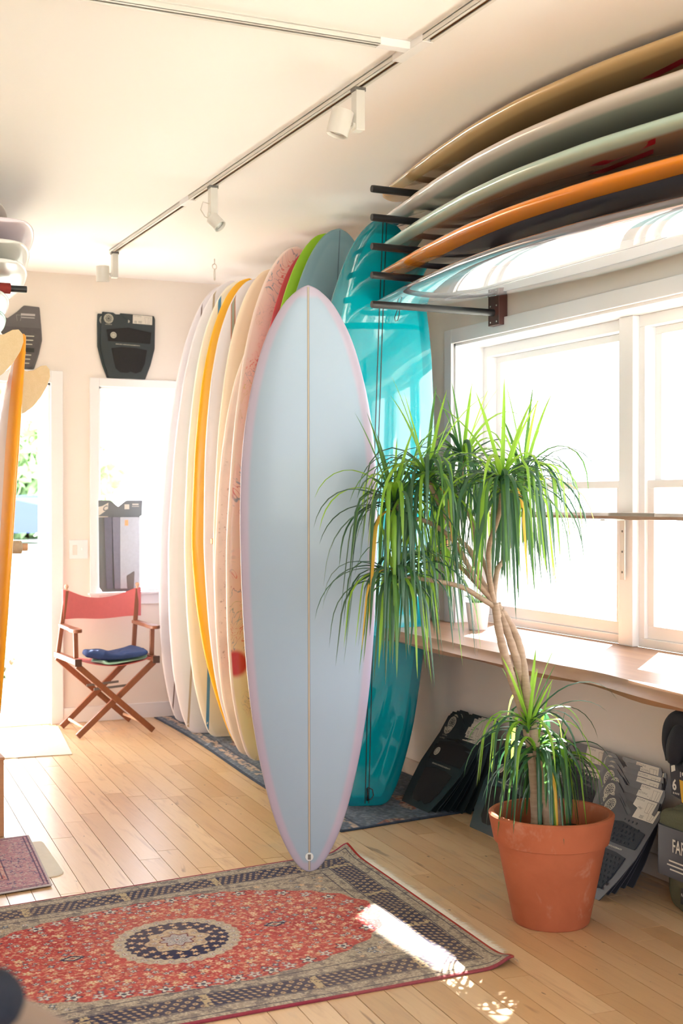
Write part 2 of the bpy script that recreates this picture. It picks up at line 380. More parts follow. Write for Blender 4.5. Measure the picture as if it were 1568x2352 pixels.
def car():
    cx, cy = 8.0, 40; t = thing('car', 'blue car parked in the yard beyond the doorway', 'car', (cx, cy, .13))
    blue = plain('car_paint', srgb(44, 64, 130), .25, .03, 5, 0, .2, .8); gl = plain('car_glass', (.10, .14, .2), .06)
    prof = [(-2.2, .12), (-2.25, .5), (-2.1, .72), (-1.3, .80), (-.75, 1.22), (.7, 1.27), (1.5, .86), (2.15, .78), (2.25, .45), (2.2, .12)]
    mb = MB(); vs = []; n = len(prof)
    for yy, k in ((-.86, .0), (-.80, 1), (.80, 1), (.86, 0)):
        for x, z in prof:
            zz = z if k or z < .9 else z-.02
            vs.append((cx+x, cy+yy*(1 if z < .85 else .82), zz+.3))
    fs = [tuple(range(n)), tuple(range(3*n, 4*n))[::-1]]
    for j in range(3):
        for i in range(n): fs.append((j*n+i, j*n+(i+1) % n, (j+1)*n+(i+1) % n, (j+1)*n+i))
    mb.add(vs, fs); mb.build('body', blue, t, 'auto')
    for xa, xb in ((-.95, -.08), (.0, .95)):
        MB().add([(cx+xa, cy-.765, 1.14), (cx+xb, cy-.765, 1.14), (cx+xb*.85, cy-.73, 1.47), (cx+xa*.8, cy-.73, 1.47)], [(0, 1, 2, 3)]).build('car_window', gl, t)
    for x in (-1.4, 1.4):
        for y in (-.8, .8): MB().lathe([(0, -.1), (.2, -.1), (.32, -.09), (.34, 0), (.32, .09), (.2, .1), (0, .1)], (cx+x, cy+y, .47), 28, Matrix.Rotation(math.pi/2, 3, 'X')).build('wheel', M['black'], t, 'auto')
car()

# ------------------------------------------------------------------ live edge sill, window shelf
sillw = wood('walnut_slab', srgb(122, 84, 60), srgb(186, 142, 108), .38, .5, 1)
mb = MB(); ys = [1.31+(5.92-1.31)*i/60 for i in range(61)]
def edge_x(y): return 2.556+.012*math.sin(y*1.35+.4)+.007*math.sin(y*4.1)+.003*math.sin(y*11)+(0 if y > 3.6 else -min(.06, .11*(3.6-y)))+(max(0, y-5.2)**2)*.25
prof = lambda y: [(edge_x(y)+.012, .748+.006*math.sin(y*9)), (edge_x(y)+.001, .762), (edge_x(y)+.006, .782), (edge_x(y)+.022, .80)]
L5 = 6; vs = []; fs = []
for i, y in enumerate(ys):
    xr = 3.17 if y < WY1-.012 else XW-.001
    yy = y; p = prof(yy)
    vs += [(xr, yy, .748)]+[(a, yy, z) for a, z in p]+[(xr, yy, .80)]
for i in range(len(ys)-1):
    for k in range(L5): fs.append((i*L5+k, i*L5+(k+1) % L5, (i+1)*L5+(k+1) % L5, (i+1)*L5+k))
fs += [tuple(range(L5)), tuple((len(ys)-1)*L5+k for k in range(L5))]
mb.add(vs, fs); o = mb.build('window_ledge', sillw, None, 'auto'); tag(o, 'long live-edge walnut slab ledge running under the sunny right-hand windows', 'ledge')
t = thing('window_shelf', 'narrow weathered live-edge shelf board crossing the windows halfway up', 'shelf', (3.05, 3.3, 1.22))
mb = MB(); vs = []; fs = []; ys = [1.33+(5.34-1.33)*i/50 for i in range(51)]; q = random.Random(5)
for y in ys:
    j = q.uniform(-.006, .006); vs += [(3.12, y, 1.298), (2.985+j, y, 1.298+q.uniform(0, .004)), (2.979+j, y, 1.312), (2.99+j, y, 1.324), (3.12, y, 1.324)]
for i in range(50):
    for k in range(5): fs.append((i*5+k, i*5+(k+1) % 5, (i+1)*5+(k+1) % 5, (i+1)*5+k))
fs += [(0, 1, 2, 3, 4), tuple(250+k for k in range(5))]; mb.add(vs, fs)
mb.build('shelf_board', wood('weathered_board', srgb(92, 80, 74), srgb(172, 158, 146), .8, 1.5, 1), t, 'auto')
for y in (4.216, 3.035, 1.855):
    bb = MB(); bb.span((3.125, y-.014, 1.06), (3.130, y+.014, 1.298)); bb.span((3.03, y-.014, 1.293), (3.130, y+.014, 1.298)); br = bb.build('bracket', M['lamp'], t)
    sc_ = MB()
    for z in (1.09, 1.17, 1.25): sc_.lathe([(0, 0), (.005, 0), (.004, .002), (0, .003)], (3.125, y, z), 10, Matrix.Rotation(-math.pi/2, 3, 'Y'))
    sc_.build('screw', M['shade'], br)
# cactus-less white planter on ledge
t = thing('white_planter', 'small white tapered planter standing at the corner of the walnut ledge', 'planter', (2.945, 5.02, .80))
MB().lathe([(0, 0), (.036, 0), (.04, .004), (.054, .118), (.056, .122), (.05, .122), (.046, .1), (0, .1)], (2.945, 5.02, .80), 32).build('pot', plain('white_glaze', (.75, .76, .78), .3), t, 'auto')
mb = MB(); rr = random.Random(11)
for k in range(16):
    a = rr.uniform(0, 6.28); p0 = Vector((2.945, 5.02, .90)); d = Vector((math.cos(a), math.sin(a), 0))
    ps = [p0+d*(.01+.05*s)+Vector((0, 0, .10*s-.05*s*s)) for s in (0, .4, .8, 1.1)]
    mb.tube(ps, [.003, .004, .003, .0005], 5)
o = mb.build('foliage', plain('succulent', srgb(90, 130, 70), .5), t, True); o['kind'] = 'stuff'

# ------------------------------------------------------------------ ceiling track lights and hook
t = thing('lighting_track', 'long white ceiling lighting track with a copper slot and a side branch', 'track', (1.86, 4.5, CE-.025))
tx = 1.862
def track_seg(a, c, name):
    a = Vector(a); c = Vector(c); d = (c-a).normalized(); s = Vector((0, 0, 1)).cross(d); mb = MB()
    R = Matrix((s, d, Vector((0, 0, 1)))).transposed(); ln = (c-a).length; mid = (a+c)/2
    mb.box(mid+Vector((0, 0, -.003)), (.036, ln, .006), R)
    for sg in (-1, 1):
        mb.box(mid+s*(sg*.016)+Vector((0, 0, -.0125)), (.004, ln, .019), R); mb.box(mid+s*(sg*.0125)+Vector((0, 0, -.0212)), (.011, ln, .002), R)
    o = mb.build(name, M['lamp'], t)
    cb = MB()
    for sg in (-1, 1): cb.box(mid+s*(sg*.009)+Vector((0, 0, -.014)), (.004, ln*.995, .003), R)
    cb.build('conductor', M['copper'], o)
track_seg((tx, -2, CE), (tx, 3.50, CE), 'track_rail'); track_seg((tx, 3.64, CE), (tx, 5.75, CE), 'track_rail'); track_seg((tx, 5.86, CE), (tx, 7.17, CE), 'track_rail')
track_seg((tx-.06, 3.565, CE), (-2.6, 3.565, CE), 'track_rail')
mb = MB(); mb.span((tx-.019, 3.47, CE-.024), (tx+.019, 3.67, CE-.0)); mb.span((tx-.12, 3.546, CE-.024), (tx-.019, 3.584, CE)); mb.build('track_joint', M['trim'], t, bevel=.002)
MB().span((tx-.019, 5.74, CE-.024), (tx+.019, 5.87, CE)).build('track_joint', M['trim'], t, bevel=.002)
def spotlight(y, label, headdir, hl=.085, hr=.033, front=False, cord=False):
    g = thing('track_spotlight', label, 'spotlight', (tx, y, CE-.21), 'spotlights on the ceiling track')
    MB().span((tx-.02, y-.018, CE-.035), (tx+.02, y+.018, CE-.022)).build('adapter', M['shade'], g)
    MB().span((tx-.016, y-.02, CE-.165), (tx+.016, y+.02, CE-.032)).build('arm_box', M['lamp'], g, bevel=.002)
    d = Vector(headdir).normalized(); R = d.to_track_quat('Z', 'Y').to_matrix(); c = Vector((tx-.068, y-.004, CE-.145))
    if front: c = Vector((tx+.004, y-.03, CE-.185))
    h = MB().lathe([(0, 0), (hr*.6, 0), (hr, .004), (hr, hl), (hr*.9, hl), (hr*.82, hl-.012), (0, hl-.014)], c-d*hl*.5, 32, R).build('lamp_head', M['lamp'], g, 'auto')
    MB().lathe([(0, hl-.012), (hr*.8, hl-.011), (0, hl-.009)], c-d*hl*.5, 24, R).build('lens', plain('frosted_lens', (.75, .76, .74), .2), h, True)
    MB().tube([c, Vector((tx-(.012 if not front else 0), y, CE-.145))], .006, 10).build('pivot', M['lamp'], g, True)
    MB().lathe([(0, 0), (.011, 0), (.011, .008), (0, .009)], Vector((tx-.016, y-.004, CE-.15)), 16, Matrix.Rotation(-math.pi/2, 3, 'Y')).build('knob', M['lamp'], g)
    if cord:
        MB().tube([(tx-.014, y, CE-.10), (tx-.045, y, CE-.095), (tx-.055, y, CE-.13), (tx-.04, y-.01, CE-.16), (tx-.012, y-.02, CE-.175)], .0025, 8).build('cord', M['lamp'], g, True)
spotlight(3.96, 'white cylinder spotlight on the track nearest the camera, arm box beside it', (-.25, .1, -1), .088, .037)
spotlight(5.45, 'small white spotlight on the track with looped cord, middle of the three', (.5, -.6, -.75), .06, .03, True, True)
spotlight(7.12, 'white cylinder spotlight at the far end of the track by the back wall', (.05, .1, -1), .088, .036)
t = thing('ceiling_hook', 'steel screw eye with a ring link hanging from the ceiling', 'hook', (2.47, 7.2, CE-.13))
c = Vector((2.47, 7.2, CE)); ring = lambda cc, r, rz, ang=0: [cc+Vector((r*math.cos(a)*math.cos(ang), r*math.cos(a)*math.sin(ang), rz*math.sin(a))) for a in [2*math.pi*k/24 for k in range(24)]]
mb = MB(); mb.tube([c, c-Vector((0, 0, .03))], .0028, 8); mb.tube(ring(c-Vector((0, 0, .044)), .015, .015, .3), .0025, 8, closed=True); mb.build('screw_eye', M['chrome'], t, True)
mb = MB(); mb.tube(ring(c-Vector((0, 0, .09)), .013, .034, 1.0), .0025, 8, closed=True); mb.build('link', M['chrome'], t, True)
# light switch
t = thing('light_switch', 'white double light switch plate on the back wall between doorway and window', 'switch', (1.872, YB, 1.02))
MB().span((1.815, YB-.007, 1.012), (1.93, YB, 1.128)).build('plate', M['trim'], t, bevel=.002)
MB().span((1.835, YB-.010, 1.035), (1.862, YB-.006, 1.095)).build('dimmer', M['lamp'], t, bevel=.001)
MB().span((1.890, YB-.018, 1.062), (1.898, YB-.006, 1.078)).build('toggle', M['trim'], t, bevel=.001)

# ------------------------------------------------------------------ surfboards
def interp(tab):
    xs = np.array([a for a, _ in tab]); ys = np.array([c for _, c in tab]); d = np.diff(ys)/np.diff(xs); m = np.zeros(len(xs))
    for i in range(1, len(xs)-1):
        if d[i-1]*d[i] > 0: m[i] = 2*d[i-1]*d[i]/(d[i-1]+d[i])
    m[0] = d[0]; m[-1] = d[-1]
    def f(x):
        x = min(max(x, xs[0]), xs[-1]); i = min(int(np.searchsorted(xs, x, 'right'))-1, len(xs)-2); h = xs[i+1]-xs[i]; u = (x-xs[i])/h
        return float((2*u**3-3*u**2+1)*ys[i]+(u**3-2*u**2+u)*h*m[i]+(-2*u**3+3*u**2)*ys[i+1]+(u**3-u**2)*h*m[i+1])
    return f
LONG = [(0, .26), (.006, .36), (.02, .44), (.06, .58), (.15, .775), (.3, .93), (.45, 1), (.6, .985), (.75, .90), (.85, .77), (.92, .595), (.96, .43), (.985, .26), (.995, .14), (1, .0)]
EGG = [(0, 0), (.003, .09), (.01, .165), (.027, .27), (.05, .375), (.08, .48), (.135, .62), (.214, .765), (.293, .865), (.372, .928), (.45, .967), (.525, .99), (.6, 1), (.68, .985), (.745, .94), (.808, .86), (.87, .735), (.912, .615), (.954, .435), (.972, .33), (.988, .19), (.996, .09), (1, 0)]
RACKT = [(0, .12), (.03, .28), (.1, .47), (.228, .74), (.36, .94), (.477, 1), (.56, .97), (.653, .875), (.73, .775), (.807, .65), (.88, .52), (.93, .43), (.965, .335), (.985, .235), (.996, .12), (1, 0)]
PIN = [(0, .0), (.004, .05), (.02, .14), (.05, .26), (.1, .43), (.2, .70), (.33, .91), (.45, 1), (.6, .985), (.75, .90), (.85, .77), (.92, .60), (.96, .44), (.985, .27), (.995, .14), (1, .0)]
SHORT = [(0, .28), (.006, .40), (.02, .48), (.06, .62), (.15, .80), (.3, .96), (.45, 1), (.6, .94), (.75, .77), (.87, .52), (.95, .27), (.985, .11), (1, 0)]
class Board:
    def __init__(s, L, W, T, tab, rn=.06, rt=.03, rdir=-1, n=2.6):
        s.L, s.W, s.T, s.f, s.rn, s.rt, s.rd, s.n = L, W, T, interp(tab), rn, rt, rdir, n
    def w(s, u): return max(.0005, s.W/2*s.f(u))
    def t(s, u):
        e = min(u, 1-u)*2; return min(s.T*(.30+.70*min(1, e*1.7)**.6), 1.6*s.w(u)+.004)
    def rock(s, u): return s.rd*((s.rn*((u-.45)/.55)**2.6) if u > .45 else s.rt*((.45-u)/.45)**2.4)
    def surf(s, u, x, side=-1, lift=.0006):
        w = s.w(u); k = min(.999, abs(x)/w); return Vector((x, s.rock(u)+side*(s.t(u)/2*(1-k**s.n)**(1/s.n)+lift), u*s.L))
    def mesh(s, name, mat, parent, nr=80, nc=64):
        us = [0.5-0.5*math.cos(math.pi*i/(nr-1)) for i in range(nr)]; us = [u*.35+ .65*(i/(nr-1)) for i, u in enumerate(us)]; us[0] = 0; us[-1] = 1
        extra = [.0015, .004, .008, .014, .022, .033, .985, .991, .995, .998, .9993]; us = sorted(set(us+extra)); nr = len(us)
        vs = []; bd = []; e_ = 2/s.n
        for u in us:
            w, t_, r = s.w(u), s.t(u), s.rock(u)
            for k in range(nc):
                a = 2*math.pi*(k+.5)/nc; ca, sa = math.cos(a), math.sin(a); x = w*math.copysign(abs(ca)**e_, ca); y = t_/2*math.copysign(abs(sa)**e_, sa)
                vs.append((x, r+y, u*s.L)); ed = min(w-abs(x), (1-u)*s.L*.75+.0, u*s.L*.9+(.02 if s.f(0) > .1 else 0)); bd.append((x, u*s.L, ed if y < 0 else ed*.999))
        fs = [(i*nc+k, i*nc+(k+1) % nc, (i+1)*nc+(k+1) % nc, (i+1)*nc+k) for i in range(nr-1) for k in range(nc)]
        fs += [tuple(range(nc))[::-1], tuple((nr-1)*nc+k for k in range(nc))]
        me = bpy.data.meshes.new(name); me.from_pydata(vs, [], fs); me.shade_smooth(); me.materials.append(mat)
        at = me.attributes.new('bd', 'FLOAT_VECTOR', 'POINT'); at.data.foreach_set('vector', np.array(bd, dtype=np.float32).ravel())
        bm = bmesh.new(); bm.from_mesh(me); bmesh.ops.recalc_face_normals(bm, faces=bm.faces); bm.to_mesh(me); bm.free()
        o = bpy.data.objects.new(name, me); COL.objects.link(o); o.parent = parent; return o
    def ribbon(s, name, mat, parent, xf, hw, u0=.004, u1=.996, side=-1, n=90, lift=.0008, label=None):
        mb = MB(); vs = []
        for i in range(n+1):
            u = u0+(u1-u0)*i/n; x = xf(u); lim = s.w(u)*.97
            vs += [s.surf(u, max(-lim, min(lim, x-hw)), side, lift), s.surf(u, max(-lim, min(lim, x+hw)), side, lift)]
        return mb.add(vs, [(2*i, 2*i+1, 2*i+3, 2*i+2) for i in range(n)]).build(name, mat, parent, True, label=label)
def place(tail, nose, face):
    Z = (Vector(nose)-Vector(tail)).normalized(); F = Vector(face); F = (F-Z*F.dot(Z)).normalized(); Y = -F; X = Y.cross(Z)
    m = Matrix((X, Y, Z)).transposed().to_4x4(); m.translation = Vector(tail); return m
def bmat(name, base, rail=None, rw=.04, soft=.006, rough=.16, coat=.6, back=None, extra=None, spec=.5):
    k = N(name); a = k.node('ShaderNodeAttribute', attribute_name='bd'); sp = k.node('ShaderNodeSeparateXYZ', i_0=a.outputs['Vector']); x, z, e = sp.outputs
    c = k.mix(k.math('MULTIPLY', k.noise(k.obj(), 1.3, 2), 1.0), tuple(q*.97 for q in base), tuple(min(1, q*1.03) for q in base))
    if extra: c = extra(k, c, x, z, e)
    if rail: c = k.mix(k.ss(e, rw-soft, rw+soft), rail, c)
    k.col(c); return k.set(Roughness=rough, Coat_Weight=coat, Coat_Roughness=.02, Specular_IOR_Level=spec)
def board(label, B, tail, nose, face, mat, group=None, cat='surfboard', name='surfboard'):
    Lr = (Vector(nose)-Vector(tail)).length; B.L = Lr
    t = thing(name, label, cat, mat=place(tail, nose, face), world=False, group=group); B.mesh('blank', mat, t); return t
dk = plain('dark_line', (.02, .018, .016), .3); tanl = plain('cedar_stringer', srgb(176, 156, 132), .35); brl = plain('walnut_stringer', srgb(96, 70, 58), .35)

# the pale blue board in front
tail = Vector((1.888, 4.437, .012)); nose = Vector((1.868, 4.40, 2.148)); tocam = Vector((-1.884, -4.429, 0))
B = Board(2.13, .502, .062, EGG, .05, .03, -1, 2.7)
t = board('pale blue egg-shaped surfboard with lilac rails standing upright alone at the centre', B, tail, nose, tocam,
          bmat('pale_blue_resin', srgb(152, 173, 192), srgb(176, 168, 188), .033, .008, .3, .12))
B.ribbon('stringer', plain('dark_stringer', srgb(120, 112, 100), .4), t, lambda u: 0, .0038); B.ribbon('stringer', plain('pale_stringer', srgb(190, 178, 156), .4), t, lambda u: 0, .0022, lift=.0014)
p = B.surf(.0268, 0, -1, .001); lp = MB().lathe([(0, .002), (.0145, .002), (.0155, .0), (.0155, -.004)], p, 32, Matrix.Rotation(math.pi/2, 3, 'X')).build('leash_plug', plain('plug_white', (.72, .74, .74), .3), t, 'auto')
mb = MB(); mb.box(p+Vector((0, -.0025, 0)), (.011, .001, .019)); mb.build('plug_slot', M['shade'], lp)
for sg in (-.13, .13, 0):      # fins on the far side
    pc = B.surf(.12 if sg else .07, sg*.9, 1, -.003)
    poly = [(0, 0), (.10, 0), (.075, .04), (.03, .10), (.0, .125), (-.012, .115), (.0, .06)]
    MB().prism(poly, -.003, .003, lambda q: pc+Vector((q.z, q.y, q.x-.05))).build('fin', plain('fin_grey', (.35, .38, .42), .3), t, 'auto')

# rack of boards along the right wall : (key, y, x bottom, x top, ztop, W, table, material ...)
wht = srgb(226, 222, 228)
def wax(k, c, x, z, e):
    n1 = k.ss(k.noise(k.obj(), 60, 3), .60, .72); band = k.math('MULTIPLY', k.ss(z, .35, .6), k.ss(z, 1.75, 1.3))
    return k.mix(k.math('MULTIPLY', k.math('MULTIPLY', n1, band), .6), k.mix(k.ss(k.noise(k.obj(), 7, 3), .35, .7), c, srgb(214, 204, 194)), srgb(120, 92, 76))
def marble(k, c, x, z, e):
    o = k.obj(); sw = k.noise(k.scale(o, (1, 1, .7)), 5.5, 3, .5, 2.6); rings = k.math('FRACT', k.math('MULTIPLY', sw, 9)); line = k.ss(rings, .80, .93)
    hue = k.noise(o, 4, 1); lc = k.mix(k.ss(hue, .42, .5), srgb(214, 70, 62), srgb(70, 130, 160)); lc = k.mix(k.ss(hue, .55, .62), lc, srgb(206, 178, 70))
    msk = k.ss(k.noise(k.scale(o, (2, 2, 1.2)), 1.9, 2), .48, .56); c = k.mix(k.ss(z, 1.2, .3), c, srgb(238, 214, 172))
    c = k.mix(k.math('MULTIPLY', msk, .22), c, srgb(222, 150, 130)); c = k.mix(k.math('MULTIPLY', k.math('MULTIPLY', line, msk), .75), c, lc)
    bl = k.ss(k.node('ShaderNodeVectorMath', operation='DISTANCE', i_0=k.node('ShaderNodeCombineXYZ', i_0=x, i_1=z).outputs[0], i_1=(-.2, .50, 0)).outputs['Value'], .085, .05)
    return k.mix(bl, c, srgb(206, 40, 44))
def inner_pane(col, w0):   # paler inner panel
    return lambda k, c, x, z, e: k.mix(k.ss(e, w0-.004, w0+.004), c, col)
G1 = 'surfboards standing in the rack on the patterned runner'
face0 = Vector((-.10, -1, 0))
RACK = [
 ('board furthest back in the standing rack, lilac white with a dark stringer', 7.72, 2.49, 2.7, 2.7, .56, LONG, bmat('lilac_white_resin', srgb(214, 208, 218), wht, .05, .01, .36, .06), 'dark'),
 ('white standing board with a tan stringer, second from the back wall', 7.33, 2.445, 2.62, 2.667, .57, LONG, bmat('white_resin', srgb(222, 220, 224), wht, .05, .01, .36, .06), 'tan'),
 ('cream green standing board with a blue stringer just behind the mustard one', 7.17, 2.52, 2.607, 2.642, .555, LONG, bmat('cream_green_resin', srgb(228, 228, 210), srgb(240, 238, 224), .03, .01, .36, .06), 'blue'),
 ('mustard yellow pintail surfboard with a black pinline in the standing rack', 6.95, 2.5, 2.585, 2.62, .56, PIN, bmat('mustard_resin', srgb(226, 220, 228), srgb(238, 178, 30), .095, .0015, .3, .12), 'pin'),
 ('white standing board with a striped stringer right of the mustard one', 6.83, 2.56, 2.58, 2.6, .56, LONG, bmat('cool_white_resin', srgb(220, 218, 224), wht, .05, .012, .36, .06), 'multi'),
 ('plain cream standing board between the white striped and the waxed one', 6.70, 2.52, 2.62, 2.635, .53, LONG, bmat('cream_resin', srgb(232, 212, 184), srgb(244, 228, 202), .02, .012, .36, .05), None),
 ('off-white standing board speckled with old brown wax', 6.585, 2.49, 2.6, 2.33, .545, LONG, bmat('waxed_resin', srgb(228, 216, 204), srgb(240, 228, 216), .012, .006, .5, 0, extra=wax), None),
 ('pale pink standing board with swirled multicolour marbling and flowers', 6.42, 2.48, 2.655, 2.71, .56, LONG, bmat('marbled_resin', srgb(236, 206, 198), srgb(244, 224, 216), .012, .005, .35, .2, extra=marble), None),
 ('red surfboard showing only a sliver beside the lime green one', 6.22, 2.555, 2.655, 2.66, .52, PIN, bmat('red_resin', srgb(186, 44, 60), None, 0, 0, .36, .06), None),
 ('lime green standing surfboard with a black stringer', 6.0, 2.5, 2.635, 2.7, .55, LONG, bmat('lime_resin', srgb(146, 182, 70), srgb(140, 190, 16), .085, .003, .28, .15), 'dark'),
 ('grey blue standing surfboard between the lime green and the teal one', 5.78, 2.49, 2.61, 2.68, .56, LONG, bmat('grey_blue_resin', srgb(128, 158, 168), srgb(120, 152, 162), .05, .01, .36, .05), 'grey'),
 ('dark blue surfboard showing as a sliver behind the teal one', 5.52, 2.57, 2.63, 2.50, .54, LONG, bmat('dark_blue_resin', srgb(44, 104, 132), None, 0, 0, .36, .06), None),
 ('large glossy teal longboard with a double black stringer by the window', 5.29, 2.515, 2.612, 2.633, .59, LONG, bmat('teal_resin', srgb(0, 158, 172), srgb(0, 132, 146), .055, .003, .05, 1.0, spec=.7), 'double'),
]
FL = MB  # alias
for i, (lab, y, xb, xt, zt, w, tab, mat, st) in enumerate(RACK):
    B = Board(2.6, w, .07, tab, .05, .03, -1, 2.5)
    if st == 'double': fc = Vector((-.12, -1, 0))
    elif i < 3: fc = Vector((-.0, -1, 0))
    else: fc = Vector((-.06, -1, 0))
    t = board(lab, B, (xb, y+.0, .012), (xt, y+.03, zt), fc, mat, G1)
    if st == 'dark': B.ribbon('stringer', dk if i else brl, t, (lambda u: 0) if i else (lambda u: -.13), .0035)
    if st == 'tan': B.ribbon('stringer', tanl, t, lambda u: -.11, .006)
    if st == 'grey': B.ribbon('stringer', plain('slate_line', srgb(90, 112, 122), .4), t, lambda u: 0, .0025)
    if st == 'blue': B.ribbon('stringer', plain('blue_line', srgb(70, 140, 186), .35), t, lambda u: -.12, .009)
    if st == 'multi':
        B.ribbon('stringer', plain('green_glue', srgb(150, 158, 142), .35), t, lambda u: -.13, .008); 
        for sg in (-1, 1): B.ribbon('glue_line', plain('rust_line', srgb(190, 104, 70), .35), t, lambda u: -.13+sg*.010, .0022)
    if st == 'double':
        for sg in (-1, 1): B.ribbon('stringer', dk, t, lambda u: sg*.0085, .0022)
        c0 = B.surf(.03, -.0, -1, .001)
        MB().tube([c0, c0+Vector((0, -.006, -.055))], .004, 8).build('fin_plug', dk, t, True)
        MB().tube([c0+Vector((0, -.004, .004)), c0+Vector((.02, -.012, -.004)), c0+Vector((.026, -.012, -.03)), c0+Vector((.016, -.01, -.048)), c0+Vector((.003, -.006, -.05))], .0022, 8).build('leash_string', dk, t, True)
    if st == 'pin':
        for sg in (-1, 1):
            B.ribbon('pinline', dk, t, lambda u: sg*max(.0, B.w(u)-.098), .0035, .05, .965)
            B.ribbon('pinline', dk, t, lambda u: sg*max(.0, B.w(u)-.130), .0018, .42, .955)
        B.ribbon('stringer', brl, t, lambda u: 0, .003)
# wooden peg rail of that rack
pegw = wood('peg_wood', srgb(200, 148, 104), srgb(222, 176, 134), .5, 2, 0)
t = thing('peg_rack', 'wooden peg rail on the right wall whose dowels part the standing surfboards', 'rack', (XW, 6.5, 1.08))
MB().span((XW-.03, 5.38, 1.09), (XW-.001, 7.95, 1.21)).build('wall_board', pegw, t, bevel=.003)
for y, xe in ((7.53, 2.36), (7.25, 2.335), (7.06, 2.34), (6.89, 2.33), (6.765, 2.30), (6.50, 2.33), (6.32, 2.4), (6.11, 2.4), (5.89, 2.4), (5.65, 2.4), (5.41, 2.4)):
    MB().tube([(XW-.03, y, 1.15), (xe, y, 1.15)], .015, 14).build('peg', pegw, t, 'auto')
# horizontal rack
rackw = wood('rack_upright_wood', srgb(74, 46, 42), srgb(104, 66, 60), .4, 1.5, 2)
AZ = [2.19, 2.312, 2.432, 2.553, 2.672]
t = thing('board_rack', 'wall rack with black padded arms carrying five surfboards over the window', 'rack', (XW, 4.94, 2.14))
for y in (4.94, 2.45):
    u_ = MB().span((XW-.045, y-.045, 2.135), (XW-.001, y+.045, 2.73)).build('upright', rackw, t, bevel=.002)
    sm = MB()
    for z in (2.15, 2.22): 
        for dy in (-.025, .025): sm.lathe([(0, 0), (.004, 0), (.003, .0015), (0, .002)], (XW-.045, y+dy, z), 10, Matrix.Rotation(-math.pi/2, 3, 'Y'))
    sm.build('screw', M['chrome'], u_)
    for z in AZ:
        MB().tube([(XW-.045, y, z), (2.395, y, z+.001), (2.385, y, z+.001)], [.0155, .0155, .0145], 18).build('rack_arm', M['black'], t, 'auto')
def bandmat(name, bottom, rail, rw, line=None, blue=None, **kw):
    def ex(k, c, x, z, e):
        if blue: c = k.mix(k.ss(e, rw+.055, rw+.045), c, blue)
        if line: c = k.mix(k.ss(e, rw+.004, rw+.003), c, line)
        return c
    return bmat(name, bottom, rail, rw, .002 if line else .012, extra=ex, **kw)
HB = [
 ('white bottomed board with grey and pale blue rails, lowest on the wall rack', 2.7, 5.40, AZ[0], bandmat('grey_clear_resin', srgb(172, 172, 180), srgb(112, 112, 122), .035, None, srgb(128, 172, 190), rough=.04, coat=1, spec=.8), None),
 ('board with glossy orange rails and a slate bottom, second lowest on the wall rack', 2.72, 5.38, AZ[1], bandmat('orange_slate_resin', srgb(112, 112, 124), srgb(236, 142, 28), .075, srgb(70, 30, 20), rough=.05, coat=1), 'slash'),
 ('mint railed board with a brown bottom in the middle of the wall rack', 2.73, 5.34, AZ[2], bandmat('mint_brown_resin', srgb(160, 132, 110), srgb(178, 206, 196), .05, None, rough=.05, coat=1), 'red'),
 ('pale grey green glossy board, second from the top of the wall rack', 2.73, 5.30, AZ[3], bandmat('grey_green_resin', srgb(168, 182, 174), srgb(214, 206, 200), .05, None, rough=.05, coat=1), 'line'),
 ('tan board topmost on the wall rack against the ceiling', 2.66, 5.32, AZ[4], bandmat('tan_resin', srgb(170, 138, 100), srgb(196, 166, 118), .05, None, rough=.05, coat=1), 'red1'),
]
redm = plain('red_decal', srgb(150, 20, 36), .3); blk = plain('black_decal', srgb(30, 30, 34), .3)
for (lab, L, yt, az, mat, st) in HB:
    L = 2.85; B = Board(L, .61, .068 if az < 2.6 else .058, RACKT, .012, .012, 1, 2.5); z = az+.0155+B.T/2+.004
    nose = Vector((2.675, yt, z)); d = Vector((.004, -1, 0)).normalized(); tl = nose+d*L
    t = board(lab, B, tl, nose, (0, 0, -1), mat, 'surfboards lying on the wall rack')
    if st == 'line': B.ribbon('stringer', plain('grey_line', srgb(86, 92, 90), .3), t, lambda u: 0, .003)
    if az == AZ[0]: B.ribbon('stringer', plain('grey_thin_line', srgb(150, 150, 154), .3), t, lambda u: 0, .002)
    def decal(polys, m, nm='decal'):
        mb = MB()
        for poly in polys: mb.add([B.surf(v/B.L, x, -1, .001) for x, v in poly], [tuple(range(len(poly)))])
        return mb.build(nm, m, t, label='printed logo on the board bottom')
    if st == 'red':
        decal([[(.10-.0, 1.10), (.13, 1.14), (.13, .80), (.10, .84)], [(.155, 1.02), (.185, 1.06), (.185, .72), (.155, .76)]], redm)
    if st == 'red1': decal([[(.09, .86), (.12, .90), (.12, .55), (.09, .55)]], redm)
    if st == 'slash':
        mb = MB()
        for pl in ([(-.02, 1.90), (.03, 1.98), (.06, 1.93), (.02, 1.80), (.06, 1.72), (.03, 1.66)], [(-.06, 1.86), (-.03, 1.95), (.0, 1.88), (-.03, 1.76), (.0, 1.68), (-.03, 1.60)]):
            mb.tube([B.surf(v/B.L, x, -1, .001) for x, v in pl], .003, 6)
        mb.build('decal', blk, t, True, label='black outline logo on the board bottom')
    if az == AZ[0]:
        c0 = B.surf(.93, .03, -1, .0); R = t.matrix_world.to_3x3().inverted()
        pts = [c0+R @ Vector(q) for q in ((0, 0, 0), (-.01, 0, -.02), (-.022, 0, -.05), (-.018, 0, -.066), (-.006, 0, -.06), (.002, 0, -.03), (0, 0, 0))]
        MB().tube(pts, .0022, 8).build('leash_loop', M['black'], t, True)

